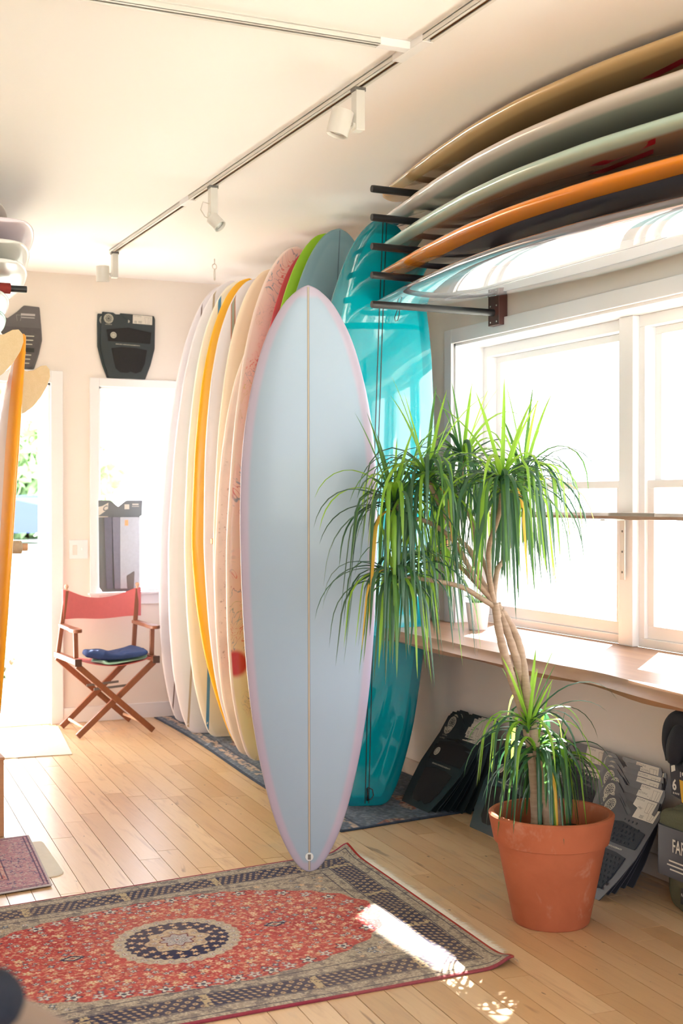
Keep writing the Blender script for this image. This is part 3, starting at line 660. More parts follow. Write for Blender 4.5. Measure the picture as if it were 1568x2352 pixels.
# left side: stack of boards on the left wall rack, seen nose on
t = thing('board_rack', 'black padded wall rack at the left edge holding short boards', 'rack', (.42, 5.62, 1.9))
LZ = [2.03, 2.125, 2.235, 2.36, 2.455]
for y in (5.92, 7.4):
    MB().span((.421, y-.045, 1.80), (.465, y+.045, 2.66)).build('upright', rackw, t, bevel=.002)
    for z in (1.93, 2.313, 2.56): MB().tube([(.46, y, z), (1.147 if z == 2.313 else .9, y, z)], .0155, 18).build('rack_arm', M['black'], t, 'auto')
MB().tube([(.5, 5.92, 2.313), (1.075, 5.92, 2.313)], [.024, .024], 18).build('arm_sleeve', plain('red_knit', srgb(150, 50, 44), .9, .3, 60, .4), t, 'auto', label='dark red knitted sleeve on the upper arm')
MB().tube([(.5, 5.92, 1.93), (.985, 5.92, 1.93)], [.03, .03], 18).build('arm_sleeve', plain('pink_knit', srgb(206, 60, 100), .9, .3, 60, .4), t, 'auto', label='pink knitted sleeve on the lower arm')
lb = [('grey brown short board topmost in the left-hand stack', .99, 2.545, srgb(186, 178, 170), None),
      ('pale lilac board second in the left-hand stack', 1.10, 2.475, srgb(214, 200, 212), srgb(226, 214, 224)),
      ('off-white board with a thin tan line, third in the left-hand stack', 1.085, 2.395, srgb(214, 212, 208), srgb(226, 224, 220)),
      ('white board just above the red knitted sleeve at the left edge', 1.07, 2.312, srgb(220, 220, 218), srgb(230, 230, 228)),
      ('silvery pale board just under the black arm at the left edge', 1.00, 2.195, srgb(196, 206, 204), srgb(226, 230, 230)),
      ('board with aqua rails in the left-hand stack', .985, 2.12, srgb(206, 202, 196), srgb(130, 206, 200)),
      ('brownish board beneath the aqua railed one at the left edge', .97, 2.045, srgb(150, 132, 124), srgb(190, 176, 168)),
      ('white board with a pink tinge, lowest in the left-hand stack', 1.03, 1.965, srgb(236, 226, 226), srgb(240, 236, 230))]
for lab, xr, z, c, rc in lb:
    w = .50; B = Board(2.2, w, .055, SHORT, .02, .01, 1, 2.3); xc = xr-w*.36
    y0 = 5.60+random.uniform(-.02, .03); zc = 1.37+(z-1.37)*1.057; xc = xr*1.057-w*.36
    t = board(lab, B, (xc, y0, zc), (xc-.02, y0+2.2, zc+.004), (0, 0, -1), bmat('left_board_resin', c, rc, .03, .01, .3, .1), 'boards stacked on the left rack')

# amber board standing tail up, nose on the crates
AMB = bmat('amber_resin', srgb(214, 190, 180), srgb(238, 156, 24), .085, .004, .34, .12)
B = Board(1.62, .52, .062, SHORT, .045, .03, 1, 2.4)
tl = Vector((1.007, 5.49, 2.064)); ns = Vector((.899, 5.51, .458))
t = board('glossy amber surfboard standing on its nose on wooden crates at the left edge', B, ns, tl, (-1, .0, .06), AMB)
def finmesh(poly, th=.0045):
    return lambda q: q
# fin: plane spanned by length (z local) and +y local (bottom side)
def add_fin(t, B, u, x, depth, base, mat, label=None, sweep=.35):
    p0 = B.surf(u, x, 1, -.004); n = 9; lead = []; trail = []
    for i in range(n+1):
        k = i/n; lead.append((base*.55-k**1.5*sweep*base*1.3-.0, depth*k**.8)); 
    poly = [(base*.5, 0), (base*.44, depth*.25), (base*.30, depth*.5), (base*.10, depth*.74), (-base*.14, depth*.93), (-base*.32, depth), (-base*.46, depth*.97), (-base*.54, depth*.85), (-base*.52, depth*.68), (-base*.42, depth*.45), (-base*.38, depth*.22), (-base*.42, 0)]
    MB().prism(poly, -th, th, lambda q: p0+Vector((q.z, q.y, -q.x))).build('fin', mat, t, 'auto', bevel=.0015, label=label) if False else \
    MB().prism(poly, -.004, .004, lambda q: p0+Vector((q.z, q.y, -q.x))).build('fin', mat, t, 'auto', bevel=.0015, label=label)
add_fin(t, B, .855, .0, .125, .21, M['cream_fin'], 'large cream wooden fin')
add_fin(t, B, .945, -.12, .05, .07, plain('amber_fin', srgb(232, 140, 30), .25, .05, 5, 0, 0, .6), 'small amber side fin')
B = Board(2.1, .50, .06, SHORT, .04, .03, 1, 2.4)
t = board('pale surfboard just past the left edge, only its cream fin showing', B, (.68, 4.98, .012), (.782, 4.96, 2.12), (-1, 0, .05), bmat('pale_resin', srgb(224, 214, 204), None, 0, 0, .15, .6))
add_fin(t, B, .90, .0, .135, .20, M['cream_fin'], 'large cream fin')
t = thing('rope_peg', 'wooden dowel wrapped in rope sticking out behind the amber surfboard', 'peg', (.42, 5.85, 1.15))
MB().tube([(.42, 5.85, 1.165), (1.135, 5.85, 1.165)], .017, 18).build('dowel', pegw, t, 'auto')
mb = MB(); mb.tube([(1.085+.022*i/36-.0, 5.85+.024*math.cos(i*.9), 1.165+.024*math.sin(i*.9)) for i in range(-40, 37)], .006, 6); mb.build('rope', plain('rope', srgb(196, 176, 146), .9, .2, 60, .5), t, True)
cr1 = wood('crate_wood', srgb(176, 120, 78), srgb(204, 150, 104), .6, 1, 0)
def crate(label, x0, x1, y0, y1, z0, z1, n):
    t = thing('crate', label, 'crate', ((x0+x1)/2, (y0+y1)/2, z0), 'wooden crates')
    h = (z1-z0)/n
    for k in range(n):
        for (a, c) in (((x0, y0, z0+k*h+.001), (x1, y0+.014, z0+(k+1)*h-.001)), ((x0, y1-.014, z0+k*h+.001), (x1, y1, z0+(k+1)*h-.001)), ((x1-.014, y0+.014, z0+k*h+.001), (x1, y1-.014, z0+(k+1)*h-.001)), ((x0, y0+.014, z0+k*h+.001), (x0+.014, y1-.014, z0+(k+1)*h-.001))):
            MB().span(a, c).build('slat', cr1, t, bevel=.002)
    MB().span((x0-.003, y0-.003, z1-.012), (x1+.003, y1+.003, z1)).build('lid', cr1, t, bevel=.002)
    mb = MB()
    for z in (z0+.03, z1-.04):
        for dx in (.02, .034): mb.lathe([(0, 0), (.005, 0), (.004, .002), (0, .002)], (x1-dx, y0, z), 8, Matrix.Rotation(math.pi/2, 3, 'X'))
    mb.build('nail', M['shade'], t)
crate('large upright wooden crate with dark nail heads on the floor by the small pink rug', .55, .955, 5.42, 5.80, 0, .325, 1)
crate('small slatted wooden crate stacked on top under the amber surfboard', .58, .925, 5.20+.22, 5.75, .325, .452, 2)

# ------------------------------------------------------------------ traction pad packs
def emblem(mb, c, r, T):
    def ring(r0, r1, n=28):
        vs = []; fs = []
        for k in range(n):
            a = 2*math.pi*k/n
            for rr in (r0, r1): vs.append(T(Vector((c[0]+rr*math.cos(a), c[1]+rr*math.sin(a), 0))))
        for k in range(n): fs.append((2*k, 2*k+1, (2*k+3) % (2*n), (2*k+2) % (2*n)))
        mb.add(vs, fs)
    ring(r*.92, r)
    for k in range(8):
        a0 = 2*math.pi*k/8; P0 = []
        for (rr, da) in ((.16, -.28), (.55, -.17), (.72, -.36), (.86, -.33), (.90, 0), (.86, .33), (.72, .36), (.55, .17), (.16, .28)):
            P0.append((rr*r, a0+da))
        outer = [T(Vector((c[0]+q*math.cos(a), c[1]+q*math.sin(a), 0))) for q, a in P0]
        inner = [T(Vector((c[0]+q*math.cos(a), c[1]+q*math.sin(a), 0))) for q, a in ((.22*r, a0-.10), (.57*r, a0-.06), (.72*r, a0-.2), (.80*r, a0-.2), (.82*r, a0), (.80*r, a0+.2), (.72*r, a0+.2), (.57*r, a0+.06), (.22*r, a0+.10))]
        n = len(outer); mb.add(outer+inner, [(i, i+1, n+i+1, n+i) for i in range(n-1)])
def rounded(poly, r=.006, n=3):
    out = []
    for i in range(len(poly)):
        a, p, c = Vector(poly[i-1]), Vector(poly[i]), Vector(poly[(i+1) % len(poly)])
        da, dc = (a-p), (c-p); rr = min(r, da.length*.4, dc.length*.4); s0 = p+da.normalized()*rr; s1 = p+dc.normalized()*rr
        for k in range(n+1):
            u = k/n; q = s0*(1-u)**2+p*2*u*(1-u)+s1*u*u; out.append((q.x, q.y))
    return out
padm = plain('foam_pad', (.012, .012, .013), .85, .3, 80, .6)
def make_pack(card, backc, label, studs=False, padmat=padm, lower='OCTOPUS', number=True, padlabel=None):
    t = thing('traction_pad_pack', label, 'pad pack', world=False, mat=Matrix.Identity(4)); t_ = lambda z: (lambda q: Vector((q.x, q.y, z+q.z)))
    out = rounded([(-.17, .41), (-.10, .41), (-.004, .352), (.008, .356), (.010, .368), (-.002, .374), (-.058, .402), (-.055, .41), (.165, .41), (.174, .39), (.176, .2), (.15, .09), (.118, 0), (-.118, 0), (-.15, .09), (-.176, .2), (-.174, .35)], .006)
    MB().prism(out, 0, .003, t_(.0)).build('card', card, t, 'auto')
    MB().prism([(x*.985, y*.985+.003) for x, y in rounded([(-.172, .33), (.172, .33), (.174, .2), (.146, .09), (.114, .004), (-.114, .004), (-.146, .09), (-.174, .2)], .006)], -.0045, -.0003).build('backing', backc, t, 'auto')
    f1 = rounded([(-.14, .30), (0, .322), (.15, .302), (.145, .23), (-.128, .228)], .004); f2 = rounded([(-.105, .185), (-.04, .197), (.06, .197), (.125, .188), (.112, .10), (.09, .05), (.055, .035), (.02, .045), (0, .035), (-.045, .036), (-.075, .06), (-.09, .12)], .004)
    for nm, pl in (('front_pad', f1), ('tail_pad', f2)):
        pd = MB().prism(pl, .003, .006).build(nm, padmat, t, 'auto', label=padlabel)
        if studs:
            sm = MB(); cx = sum(p[0] for p in pl)/len(pl); y0 = min(p[1] for p in pl); y1 = max(p[1] for p in pl)
            for a in range(-5, 6):
                for q in range(0, int((y1-y0)/.021)):
                    x = a*.024+(.012 if q % 2 else 0); y = y0+.014+q*.021; 
                    if abs(x) < .115 and y < y1-.012: sm.lathe([(.007, 0), (.005, .0022), (0, .0028)], (x, y, .0059), 6)
            sm.build('stud', padmat, pd, True)['kind'] = 'stuff'
    st = MB().prism([(.028, .352), (.155, .352), (.155, .407), (.028, .407)], .003, .0036).build('sticker', M['paper'], t, label='pale printed sticker')
    mb = MB(); put_text(mb, 'OCTOPUS', lambda q: q+Vector((.058, .399, .0039)), .0095, 1.0, spacing=1.2)
    if number: put_text(mb, '02', lambda q: q+Vector((.046, .362, .0039)), .019, .85, bold=.01)
    for k in range(4): mb.box((.076, .369-k*.0036, .0038), (.026-.004*(k % 2), .0012, .0003))
    for a, c in (((.105, .397), (.112, .357)), ((.121, .398), (.121, .356)), ((.129, .398), (.128, .356)), ((.145, .397), (.138, .357)), ((.105, .397), (.145, .397)), ((.112, .357), (.138, .357))):
        mb.bar((*a, .0038), (*c, .0038), .0007, .0003)
    mb.build('lettering', M['ink'], st)
    mb = MB(); emblem(mb, (-.128, .370), .030, t_(.0036)); put_text(mb, 'OCTOPUS', lambda q: q+Vector((-.128, .333, .0036)), .0085, spacing=1.1); mb.build('emblem', M['cream'], t)
    dsk = MB().lathe([(0, .0070), (.019, .0070), (.0195, .0060)], (-.095, .268, 0), 28).build('round_tag', M['cream'], t)
    mb = MB(); emblem(mb, (-.095, .268), .016, t_(.0073)); mb.build('tag_print', M['ink'], dsk)
    mb = MB(); put_text(mb, 'BRINGING CORPORATE JUGGERNAUTS', lambda q: q+Vector((0, .213, .0036)), .0088, bold=.008); mb.build('lettering', M['cream'], t)
    return t
M['paper'] = plain('sticker_paper', srgb(208, 202, 190), .6, .02); M['ink'] = plain('ink', (.05, .05, .05), .6); M['cream'] = plain('cream_print', srgb(206, 202, 184), .6, .02)
M['cardA'] = plain('black_green_card', srgb(38, 48, 52), .38, .06, 3, .02); M['cardB'] = plain('charcoal_card', srgb(66, 66, 72), .42, .05, 3, .02)
M['backA'] = plain('clear_black_back', (.006, .007, .008), .2)
edge = plain('card_edge', srgb(120, 104, 88), .7)
def pack_mat(xc, yc, lean, yaw=0, z=0):      # xc,yc bottom centre; faces -x
    r = Vector((math.sin(yaw), -math.cos(yaw), 0)); n0 = Vector((-math.cos(yaw), -math.sin(yaw), 0))
    u = Vector((0, 0, 1))*math.cos(lean)-n0*math.sin(lean); n = r.cross(u); m = Matrix((r, u, n)).transposed().to_4x4(); m.translation = Vector((xc, yc, z)); return m
protoA = make_pack(M['cardA'], M['backA'], '', False); protoB = make_pack(M['cardB'], M['backA'], '', True, plain('studded_pad', srgb(26, 34, 44), .75, .2, 50, .3), number=False)
ordn = ['front', 'second', 'third', 'fourth', 'fifth', 'sixth', 'seventh', 'rearmost']
def stack(proto, nm, n, xb0, xb1, y0, y1, l0, l1, s, first, yj=.02):
    r = random.Random(len(nm)*3+n)
    for k in range(n):
        f = k/(n-1); o = proto if first and k == 0 else copy_tree(proto); lean = l0+(l1-l0)*f
        jy = r.uniform(-yj, yj); xb = xb0+(xb1-xb0)*f
        o.matrix_world = pack_mat(xb, y0+(y1-y0)*f+jy, lean, r.uniform(-.02, .02)) @ Matrix.Scale(s[0]+(s[1]-s[0])*f, 4)
        od = ordn[k] if k < n-1 else 'rearmost'
        tag(o, f'{od} pad pack of {nm}', 'pad pack', 'traction pad packs leaning under the ledge')
stack(protoA, 'the stack of black packs nearest the teal surfboard', 7, 2.70, 2.878, 5.175, 5.10, .668, .264, (1.06, 1.03), True)
stack(protoA, 'the short black stack just left of the terracotta pot', 4, 2.765, 2.87, 4.655, 4.62, .55, .28, (1.03, 1.06), False, .008)
stack(protoB, 'the charcoal stack directly behind the potted plant', 6, 2.74, 2.895, 4.235, 4.285, .64, .22, (.95, 1.04), True)
stack(protoB, 'the charcoal stack right of the terracotta pot', 8, 2.655, 2.882, 3.83, 3.915, .68, .19, (.91, 1.045), False)
# pack above back window
c = copy_tree(protoA); c.matrix_world = Matrix((Vector((1, 0, 0)), Vector((0, 0, 1)), Vector((0, -1, 0)))).transposed().to_4x4() @ Matrix.Identity(4)
m = c.matrix_world.copy(); m.translation = Vector((2.175, YB-.0185, 2.134)); c.matrix_world = m @ Matrix.Rotation(math.radians(-1.5), 4, 'Z') @ Matrix.Scale(.985, 4)
tag(c, 'black pad pack standing on top of the back window frame', 'pad pack')
c2 = copy_tree(protoA); m = m.copy(); m.translation = Vector((2.165, YB-.0075, 2.134)); c2.matrix_world = m @ Matrix.Rotation(math.radians(1.2), 4, 'Z') @ Matrix.Scale(.975, 4)
tag(c2, 'black pad pack tucked behind the front one on top of the back window frame', 'pad pack')
# front card pale band at its foot is left to light
# big grey pack above the doorway
gm = plain('grey_card', srgb(96, 92, 92), .5, .06, 4); t = thing('traction_pad_pack', 'large grey slotted pad pack standing above the doorway', 'pad pack', (1.45, YB, 2.165))
Tw = lambda q: Vector((1.44+q.x, YB-.004-q.z, 2.168+q.y))
MB().prism(rounded([(-.20, .385), (-.17, .385), (-.05, .34), (.0, .30), (.06, .345), (.10, .385), (.195, .38), (.205, .26), (.21, .18), (.19, .09), (.16, 0), (-.16, 0), (-.2, .2)], .008), 0, .004, Tw).build('card', gm, t, 'auto')
pf = MB().prism(rounded([(-.19, .255), (.198, .25), (.20, .18), (.18, .09), (.15, .01), (-.15, .01), (-.19, .2)], .008), .004, .012, Tw).build('pad', plain('grey_foam', srgb(84, 80, 80), .7, .2, 40, .3), t, 'auto')
mb = MB()
for k, zz in enumerate((.20, .175, .15, .085, .06, .035)): mb.box(Tw(Vector((.04, zz, .0125))), (.24-.012*k, .002, .0055))
mb.build('groove', M['cream'], pf)
MB().box(Tw(Vector((.03, .115, .0125))), (.26, .003, .026)).build('groove', dk, pf)
mb = MB(); put_text(mb, 'YOUR NAME HERE', lambda q: Tw(Vector((.125+q.x, .328+q.y, .0045))), .017, bold=.01) if False else None
mb.box(Tw(Vector((.125, .330, .0045))), (.085, .001, .012)); mb.box(Tw(Vector((.125, .312, .0045))), (.08, .001, .005)); mb.bar(Tw(Vector((.055, .325, .0045))), Tw(Vector((.06, .29, .0045))), .002, .001); mb.bar(Tw(Vector((.085, .325, .0045))), Tw(Vector((.08, .29, .0045))), .002, .001)
mb.bar(Tw(Vector((.055, .325, .0045))), Tw(Vector((.085, .325, .0045))), .002, .001)
mb.build('print', plain('grey_print', srgb(190, 184, 182), .6), t)
# hanging pack in the back window
def hangpack():
    t = thing('traction_pad_pack', 'tall grey pad pack standing in the back window behind the red chair', 'pad pack', (2.13, YB-.03, .80))
    T0 = lambda q: Vector((2.125+q.x, YB-.028-q.z, .802+q.y))
    g1 = plain('grey_green_card', srgb(110, 116, 120), .4, .1, 3); g2 = plain('pale_grey_foam', srgb(196, 200, 208), .6, .05, 20, .2)
    MB().prism(rounded([(-.135, .57), (-.06, .57), (-.01, .53), (.04, .57), (.145, .57), (.142, .475), (.128, .47), (.128, .02), (.11, 0), (-.11, 0), (-.13, .03)], .004), 0, .003, T0).build('card', g1, t, 'auto')
    for i, (xa, xb, c) in enumerate(((-.10, -.052, (112, 114, 130)), (-.05, -.002, (128, 130, 146)), (.0, .125, (186, 192, 202)))):  # greys step paler: the backlight gradient is put into the strip colours
        MB().prism(rounded([(xa, .465), (xb, .465), (xb+(.004 if i < 2 else 0), .02), (xa+.015*(i < 2), .02)], .006), .003, .012, T0).build('pad', plain('foam_strip', srgb(*c), .7, .1, 60, .3), t, 'auto')
    MB().prism(rounded([(.045, .015), (.085, .015), (.09, .13), (.06, .11), (.04, .10)], .01), .012, .016, T0).build('kick', M['shade'], t, 'auto')
    MB().box(T0(Vector((.04, .43, .013))), (.02, .004, .035)).build('swatch', plain('orange_swatch', srgb(236, 170, 120), .4), t)
    mb = MB(); 
    flag = [(-.132, .475), (-.118, .485), (-.075, .515), (-.072, .556), (-.11, .535), (-.135, .53)]
    mb.prism(flag, .0032, .0036, T0); mb.build('logo', M['paper'], t)
    mb = MB(); put_text(mb, 'C', lambda q: T0(Vector((-.092+q.x, .518+q.y+q.x*.3, .0041))), .045, bold=.02); mb.build('logo_letter', g1, t)
    mb = MB(); mb.box(T0(Vector((.10, .545, .0035))), (.04, .001, .008)); mb.box(T0(Vector((.10, .532, .0035))), (.045, .001, .003)); mb.box(T0(Vector((.045, .53, .0035))), (.03, .001, .03)); mb.box(T0(Vector((-.105, .468, .0035))), (.06, .001, .006))
    mb.build('print', M['paper'], t)
hangpack()

# ------------------------------------------------------------------ leash pack and olive bag at the right
t = thing('leash_pack', 'black coiled surf leash on its header card hanging under the ledge', 'leash', (2.86, 3.53, .33))
Lb = Vector((2.80, 3.515, 0)); axr = Vector((.10, -.995, 0)).normalized(); nn = Vector((-.995, -.10, 0)).normalized()
TL = lambda q: Vector((2.86, 3.50, 0))+axr*q.x+nn*q.z+Vector((0, 0, q.y))
MB().prism(rounded([(-.045, .57), (.03, .57), (.03, .755), (-.045, .755)], .004), 0, .003, TL).build('header_card', M['cardB'], t)
for i in range(4):
    a = .035+i*.006; zt, zb = .64-.01*i, .345+.012*i
    pts = []
    for k in range(40):
        u = 2*math.pi*k/40; pts.append(TL(Vector((.005+a*math.cos(u), (zt+zb)/2+(zt-zb)/2*math.sin(u), -.008+.009*i-.006))))
    MB().tube(pts, .0042, 8, closed=True).build('cord', plain('leash_cord', (.01, .01, .012), .15, .1, 20, 0, 0, .6), t, True)
mb = MB()
cp = curve_pts([TL(Vector(q)) for q in ((-.045, .50, .025), (-.052, .56, .03), (-.03, .625, .034), (.02, .648, .034), (.06, .62, .03), (.065, .55, .025), (.03, .49, .022), (-.01, .485, .022))], 6)
mb.tube(cp, [.031*math.sin(math.pi*min(1, max(.12, (i+3)/(len(cp)+5))))**.35 for i in range(len(cp))], 20)
cp = curve_pts([TL(Vector(q)) for q in ((-.03, .495, .03), (-.012, .55, .036), (.012, .60, .036), (.03, .63, .03))], 6)
mb.tube(cp, [.036*math.sin(math.pi*(i+2)/(len(cp)+3))**.4 for i in range(len(cp))], 20)
mb.build('cuff', plain('neoprene', (.012, .013, .018), .8, .3, 50, .4), t, True)
def tagcard(x0, x1, z0, z1, zz, mat, sk): 
    return MB().prism([(x0, z1), (x1, z1-sk), (x1+.01, z0-sk), (x0+.01, z0)], zz, zz+.002, TL).build('price_card', mat, t)
a1 = tagcard(-.05, -.005, .385, .50, .03, plain('navy_black_card', srgb(44, 44, 52), .4), .01); a2 = tagcard(.0, .032, .365, .485, .036, bpy.data.materials['navy_black_card'], .0)
mb = MB(); mb.prism([(.003, .443), (.031, .440), (.038, .372), (.014, .368)], .0385, .0388, TL); mb.build('price_band', plain('mustard_band', srgb(206, 160, 40), .5), a2, label='mustard yellow band')
mb = MB(); put_text(mb, '6', lambda q: TL(Vector((-.026+q.x, .418+q.y, .0326))), .05, .8, bold=.03); put_text(mb, '6', lambda q: TL(Vector((.02+q.x, .467+q.y, .0386))), .03, .8, bold=.03); put_text(mb, "1", lambda q: TL(Vector((.008+q.x, .462+q.y, .0386))), .03, .8, bold=.03)
mb.prism([(-.042, .480), (-.024, .488), (-.022, .468), (-.04, .460)], .0322, .0326, TL)
for k in range(4): mb.box(TL(Vector((-.03+.008*k, .392, .0326))), (.0006, .004, .006))
mb.build('lettering', M['paper'], a1)
mb = MB(); put_text(mb, 'DESIGNED BY LEGENDS', lambda q: TL(Vector((-.008+q.x, .675+q.y, .0034))), .0085, bold=.01) if False else None
mb.box(TL(Vector((-.008, .675, .0034))), (.0005, .055, .012)); mb.box(TL(Vector((-.008, .72, .0034))), (.0005, .02, .012)); mb.build('print', M['paper'], t)
ol = plain('olive_canvas', srgb(86, 86, 62), .9, .12, 14, .5)
t = thing('folded_bag', 'folded olive canvas bag with a dark paper band, standing at the right edge', 'bag', (2.88, 3.40, 0))
def pillow(mb, c, d, yaw, ex=.35, n=10, ns=.004, seed=1):
    r = random.Random(seed); R = Matrix.Rotation(yaw, 3, 'Z'); vs = []; fs = []; nu, nv = 24, 14
    for j in range(nv+1):
        ph = -math.pi/2+math.pi*j/nv
        for i in range(nu):
            th = 2*math.pi*i/nu; f = lambda q: math.copysign(abs(q)**ex, q)
            v = Vector((f(math.cos(ph))*f(math.cos(th))*d[0]/2, f(math.cos(ph))*f(math.sin(th))*d[1]/2, f(math.sin(ph))*d[2]/2)); w = ns*math.sin(v.z*50+v.y*30+seed)+ns*.6*math.sin(v.y*80+v.z*25)
            vs.append(Vector(c)+R @ (v+v.normalized()*w))
    for j in range(nv):
        for i in range(nu): fs.append((j*nu+i, j*nu+(i+1) % nu, (j+1)*nu+(i+1) % nu, (j+1)*nu+i))
    mb.add(vs, fs)
mb = MB(); pillow(mb, (2.895, 3.40, .175), (.15, .34, .35), 0, .3); bag = mb.build('bag_body', ol, t, True)
mb = MB(); pillow(mb, (2.86, 3.42, .255), (.12, .34, .17), .0, .32, seed=3); mb.build('bag_flap', ol, t, True)
bz = MB().prism(rounded([(-.178, .075), (.178, .075), (.178, -.095), (-.178, -.095)], .02), 0, .165, lambda q: Vector((2.885+q.y*.98, 3.40+q.x, .118+q.z))).build('paper_band', plain('band_paper', srgb(58, 58, 66), .45), t, 'auto')
TB = lambda q: Vector((2.885-.0945-q.z, 3.44-q.x, q.y))
mb = MB(); put_text(mb, 'FARO', lambda q: TB(Vector((.0+q.x, .225+q.y, .0015))), .062, .62, bold=.012)
for k, wd_ in enumerate((.13, .15, .12)): mb.box(TB(Vector((.0, .175-.014*k, .0012))), (.0006, wd_, .005))
mb.build('lettering', M['paper'], bz)
pt_ = MB().box((2.814, 3.452, .062), (.004, .042, .052)).build('patch', plain('black_patch', (.02, .02, .022), .6), t)
mb = MB(); put_text(mb, 'FARO', lambda q: Vector((2.8115, 3.452-q.x, .066+q.y)), .014, bold=.01); mb.build('lettering', M['paper'], pt_)
mb = MB().lathe([(0, .003), (.052, .003), (.054, 0), (0, 0)], TB(Vector((.075, .232, .004))), 32, Matrix.Rotation(-math.pi/2, 3, 'Y')); o = mb.build('round_sticker', M['paper'], t)

# ------------------------------------------------------------------ director chair
cw1 = wood('chair_wood', srgb(118, 66, 44), srgb(158, 98, 66), .4, 1.4, 2); canvas = plain('red_canvas', srgb(216, 116, 116), .85, .06, 40, .35)
t = thing('director_chair', 'wooden folding director chair with red canvas seat and back near the doorway', 'chair', (1.955, 7.66, 0))
FLp, FRp, BLp, BRp = Vector((1.735, 7.48, 0)), Vector((2.193, 7.538, 0)), Vector((1.724, 7.85, 0)), Vector((2.165, 7.90, 0))
SFL, SFR, SBL, SBR = Vector((1.727, 7.475, .445)), Vector((2.205, 7.535, .435)), Vector((1.705, 7.87, .445)), Vector((2.180, 7.915, .435))
up = Vector((0, 0, .012))
for a, c, yo in ((FLp, SFR, 0), (FRp, SFL, -.024), (BLp, SBR, 0), (BRp, SBL, .024)):
    MB().bar(a+up+Vector((0, yo, 0)), c+Vector((0, yo, -.02)), .020, .034).build('leg', cw1, t, bevel=.003)
for a, c in ((SFL, SBL), (SFR, SBR)): MB().bar(a+Vector((0, -.045, 0)), c+Vector((0, .03, 0)), .032, .032, (1, 0, 0)).build('seat_rail', cw1, t, bevel=.003)
for a in (SFL, SFR): MB().box(a+Vector((0, -.05, -.002)), (.04, .012, .042)).build('rail_end', wood('dark_end_wood', srgb(60, 36, 26), srgb(80, 50, 36), .5), t, bevel=.002)
for a, c in ((FLp, BLp), (FRp, BRp)):
    d0 = (a+Vector((.045 if a is FLp else -.045, 0, .055))); MB().tube([d0+Vector((0, 0, 0)), c+Vector((.045 if a is FLp else -.045, 0, .055))], .009, 10).build('stretcher', wood('pale_dowel', srgb(214, 170, 140), srgb(228, 190, 160), .5), t, True)
for y_ in (7.60, 7.78): MB().bar((1.86, y_, .262), (2.06, y_+.02, .272), .006, .014, (0, 1, 0)).build('brace', M['shade'], t, bevel=.001)
AL, AR = [], []
for s_, (SF, SB, sg) in enumerate(((SFL, SBL, -1), (SFR, SBR, 1))):
    fp = SF+Vector((.006*-sg, .03, .016)); ft = fp+Vector((.004*sg, .0, .165)); MB().bar(fp, ft, .02, .026, (0, 1, 0)).build('arm_post', cw1, t, bevel=.003)
    bp = SB+Vector((0, -.02, .016)); btop = Vector((1.757 if sg < 0 else 2.207, 7.86 if sg < 0 else 7.905, .828)); MB().bar(bp, btop, .02, .026, (0, 1, 0)).build('back_post', cw1, t, bevel=.003)
    MB().lathe([(0, 0), (.009, 0), (.009, .008), (.006, .012), (.012, .018), (.013, .028), (.009, .036), (0, .038)], btop, 16).build('finial', bpy.data.materials['pale_dowel'], t, True)
    dd = (bp+(btop-bp)*((.628-bp.z)/(btop.z-bp.z))); fx = ft
    poly = [(-.018, -.02), (.018, -.02), (.022, .25), (.03, .33), (.026, .40), (.0, .42), (-.022, .40), (-.028, .33), (-.02, .25)]
    dirv = (Vector((fx.x, fx.y, 0))-Vector((dd.x, dd.y, 0))).normalized(); sdv = Vector((0, 0, 1)).cross(dirv)
    MB().prism(rounded(poly, .01), .612, .632, lambda q: Vector((dd.x, dd.y, 0))+dirv*q.y+sdv*q.x*1.1+Vector((0, 0, q.z))).build('armrest', cw1, t, 'auto', bevel=.003)
# canvas back : curved strip wrapped round the posts
mb = MB(); nx, nz = 24, 8; vs = []; fs = []; pL = Vector((1.752, 7.862, 0)); pR = Vector((2.209, 7.907, 0))
for side in (0, 1):
    for i in range(nx+1):
        u = i/nx; p = pL.lerp(pR, u); sag = -(.0)+.035*math.sin(math.pi*u)
        for k in range(nz+1):
            v = k/nz; top = .835-.062*math.sin(math.pi*u)**1.2; bot = .658-.008*math.sin(math.pi*u); off = -.017 if side == 0 else .017
            e = min(1, min(u, 1-u)*14); yo = off*(1 if e < 1 else .35) ; yo = off*(1-.72*min(1, min(u, 1-u)*9))
            vs.append((p.x+(-.017 if u == 0 else .017 if u == 1 else 0), p.y+yo+sag, bot+(top-bot)*v+.003*math.sin(9*u+3*v)))
m_ = (nx+1)*(nz+1)
for sd in (0, 1):
    for i in range(nx):
        for k in range(nz): a = sd*m_+i*(nz+1)+k; fs.append((a, a+1, a+nz+2, a+nz+1))
for i in (0, nx):
    for k in range(nz): a = i*(nz+1)+k; fs.append((a, a+1, a+1+m_, a+m_))
mb.add(vs, fs); mb.build('backrest', canvas, t, True)
mb = MB(); nx = 20; ny = 12; vs = []; fs = []
for sd in (0, .003):
    for i in range(nx+1):
        u = i/nx
        for k in range(ny+1):
            v = k/ny; p = (SFL+Vector((0, .0, 0))).lerp(SFR, u).lerp(SBL.lerp(SBR, u), v); vs.append((p.x, p.y, p.z+.017-.05*math.sin(math.pi*u)**.8-.004*math.sin(math.pi*v)-sd))
m_ = (nx+1)*(ny+1)
for sd in (0, 1):
    for i in range(nx):
        for k in range(ny): a = sd*m_+i*(ny+1)+k; fs.append((a, a+1, a+ny+2, a+ny+1))
for i in range(nx):
    for k in (0, ny): a = i*(ny+1)+k; fs.append((a, a+ny+1, a+ny+1+m_, a+m_))
mb.add(vs, fs); mb.build('seat', canvas, t, True)
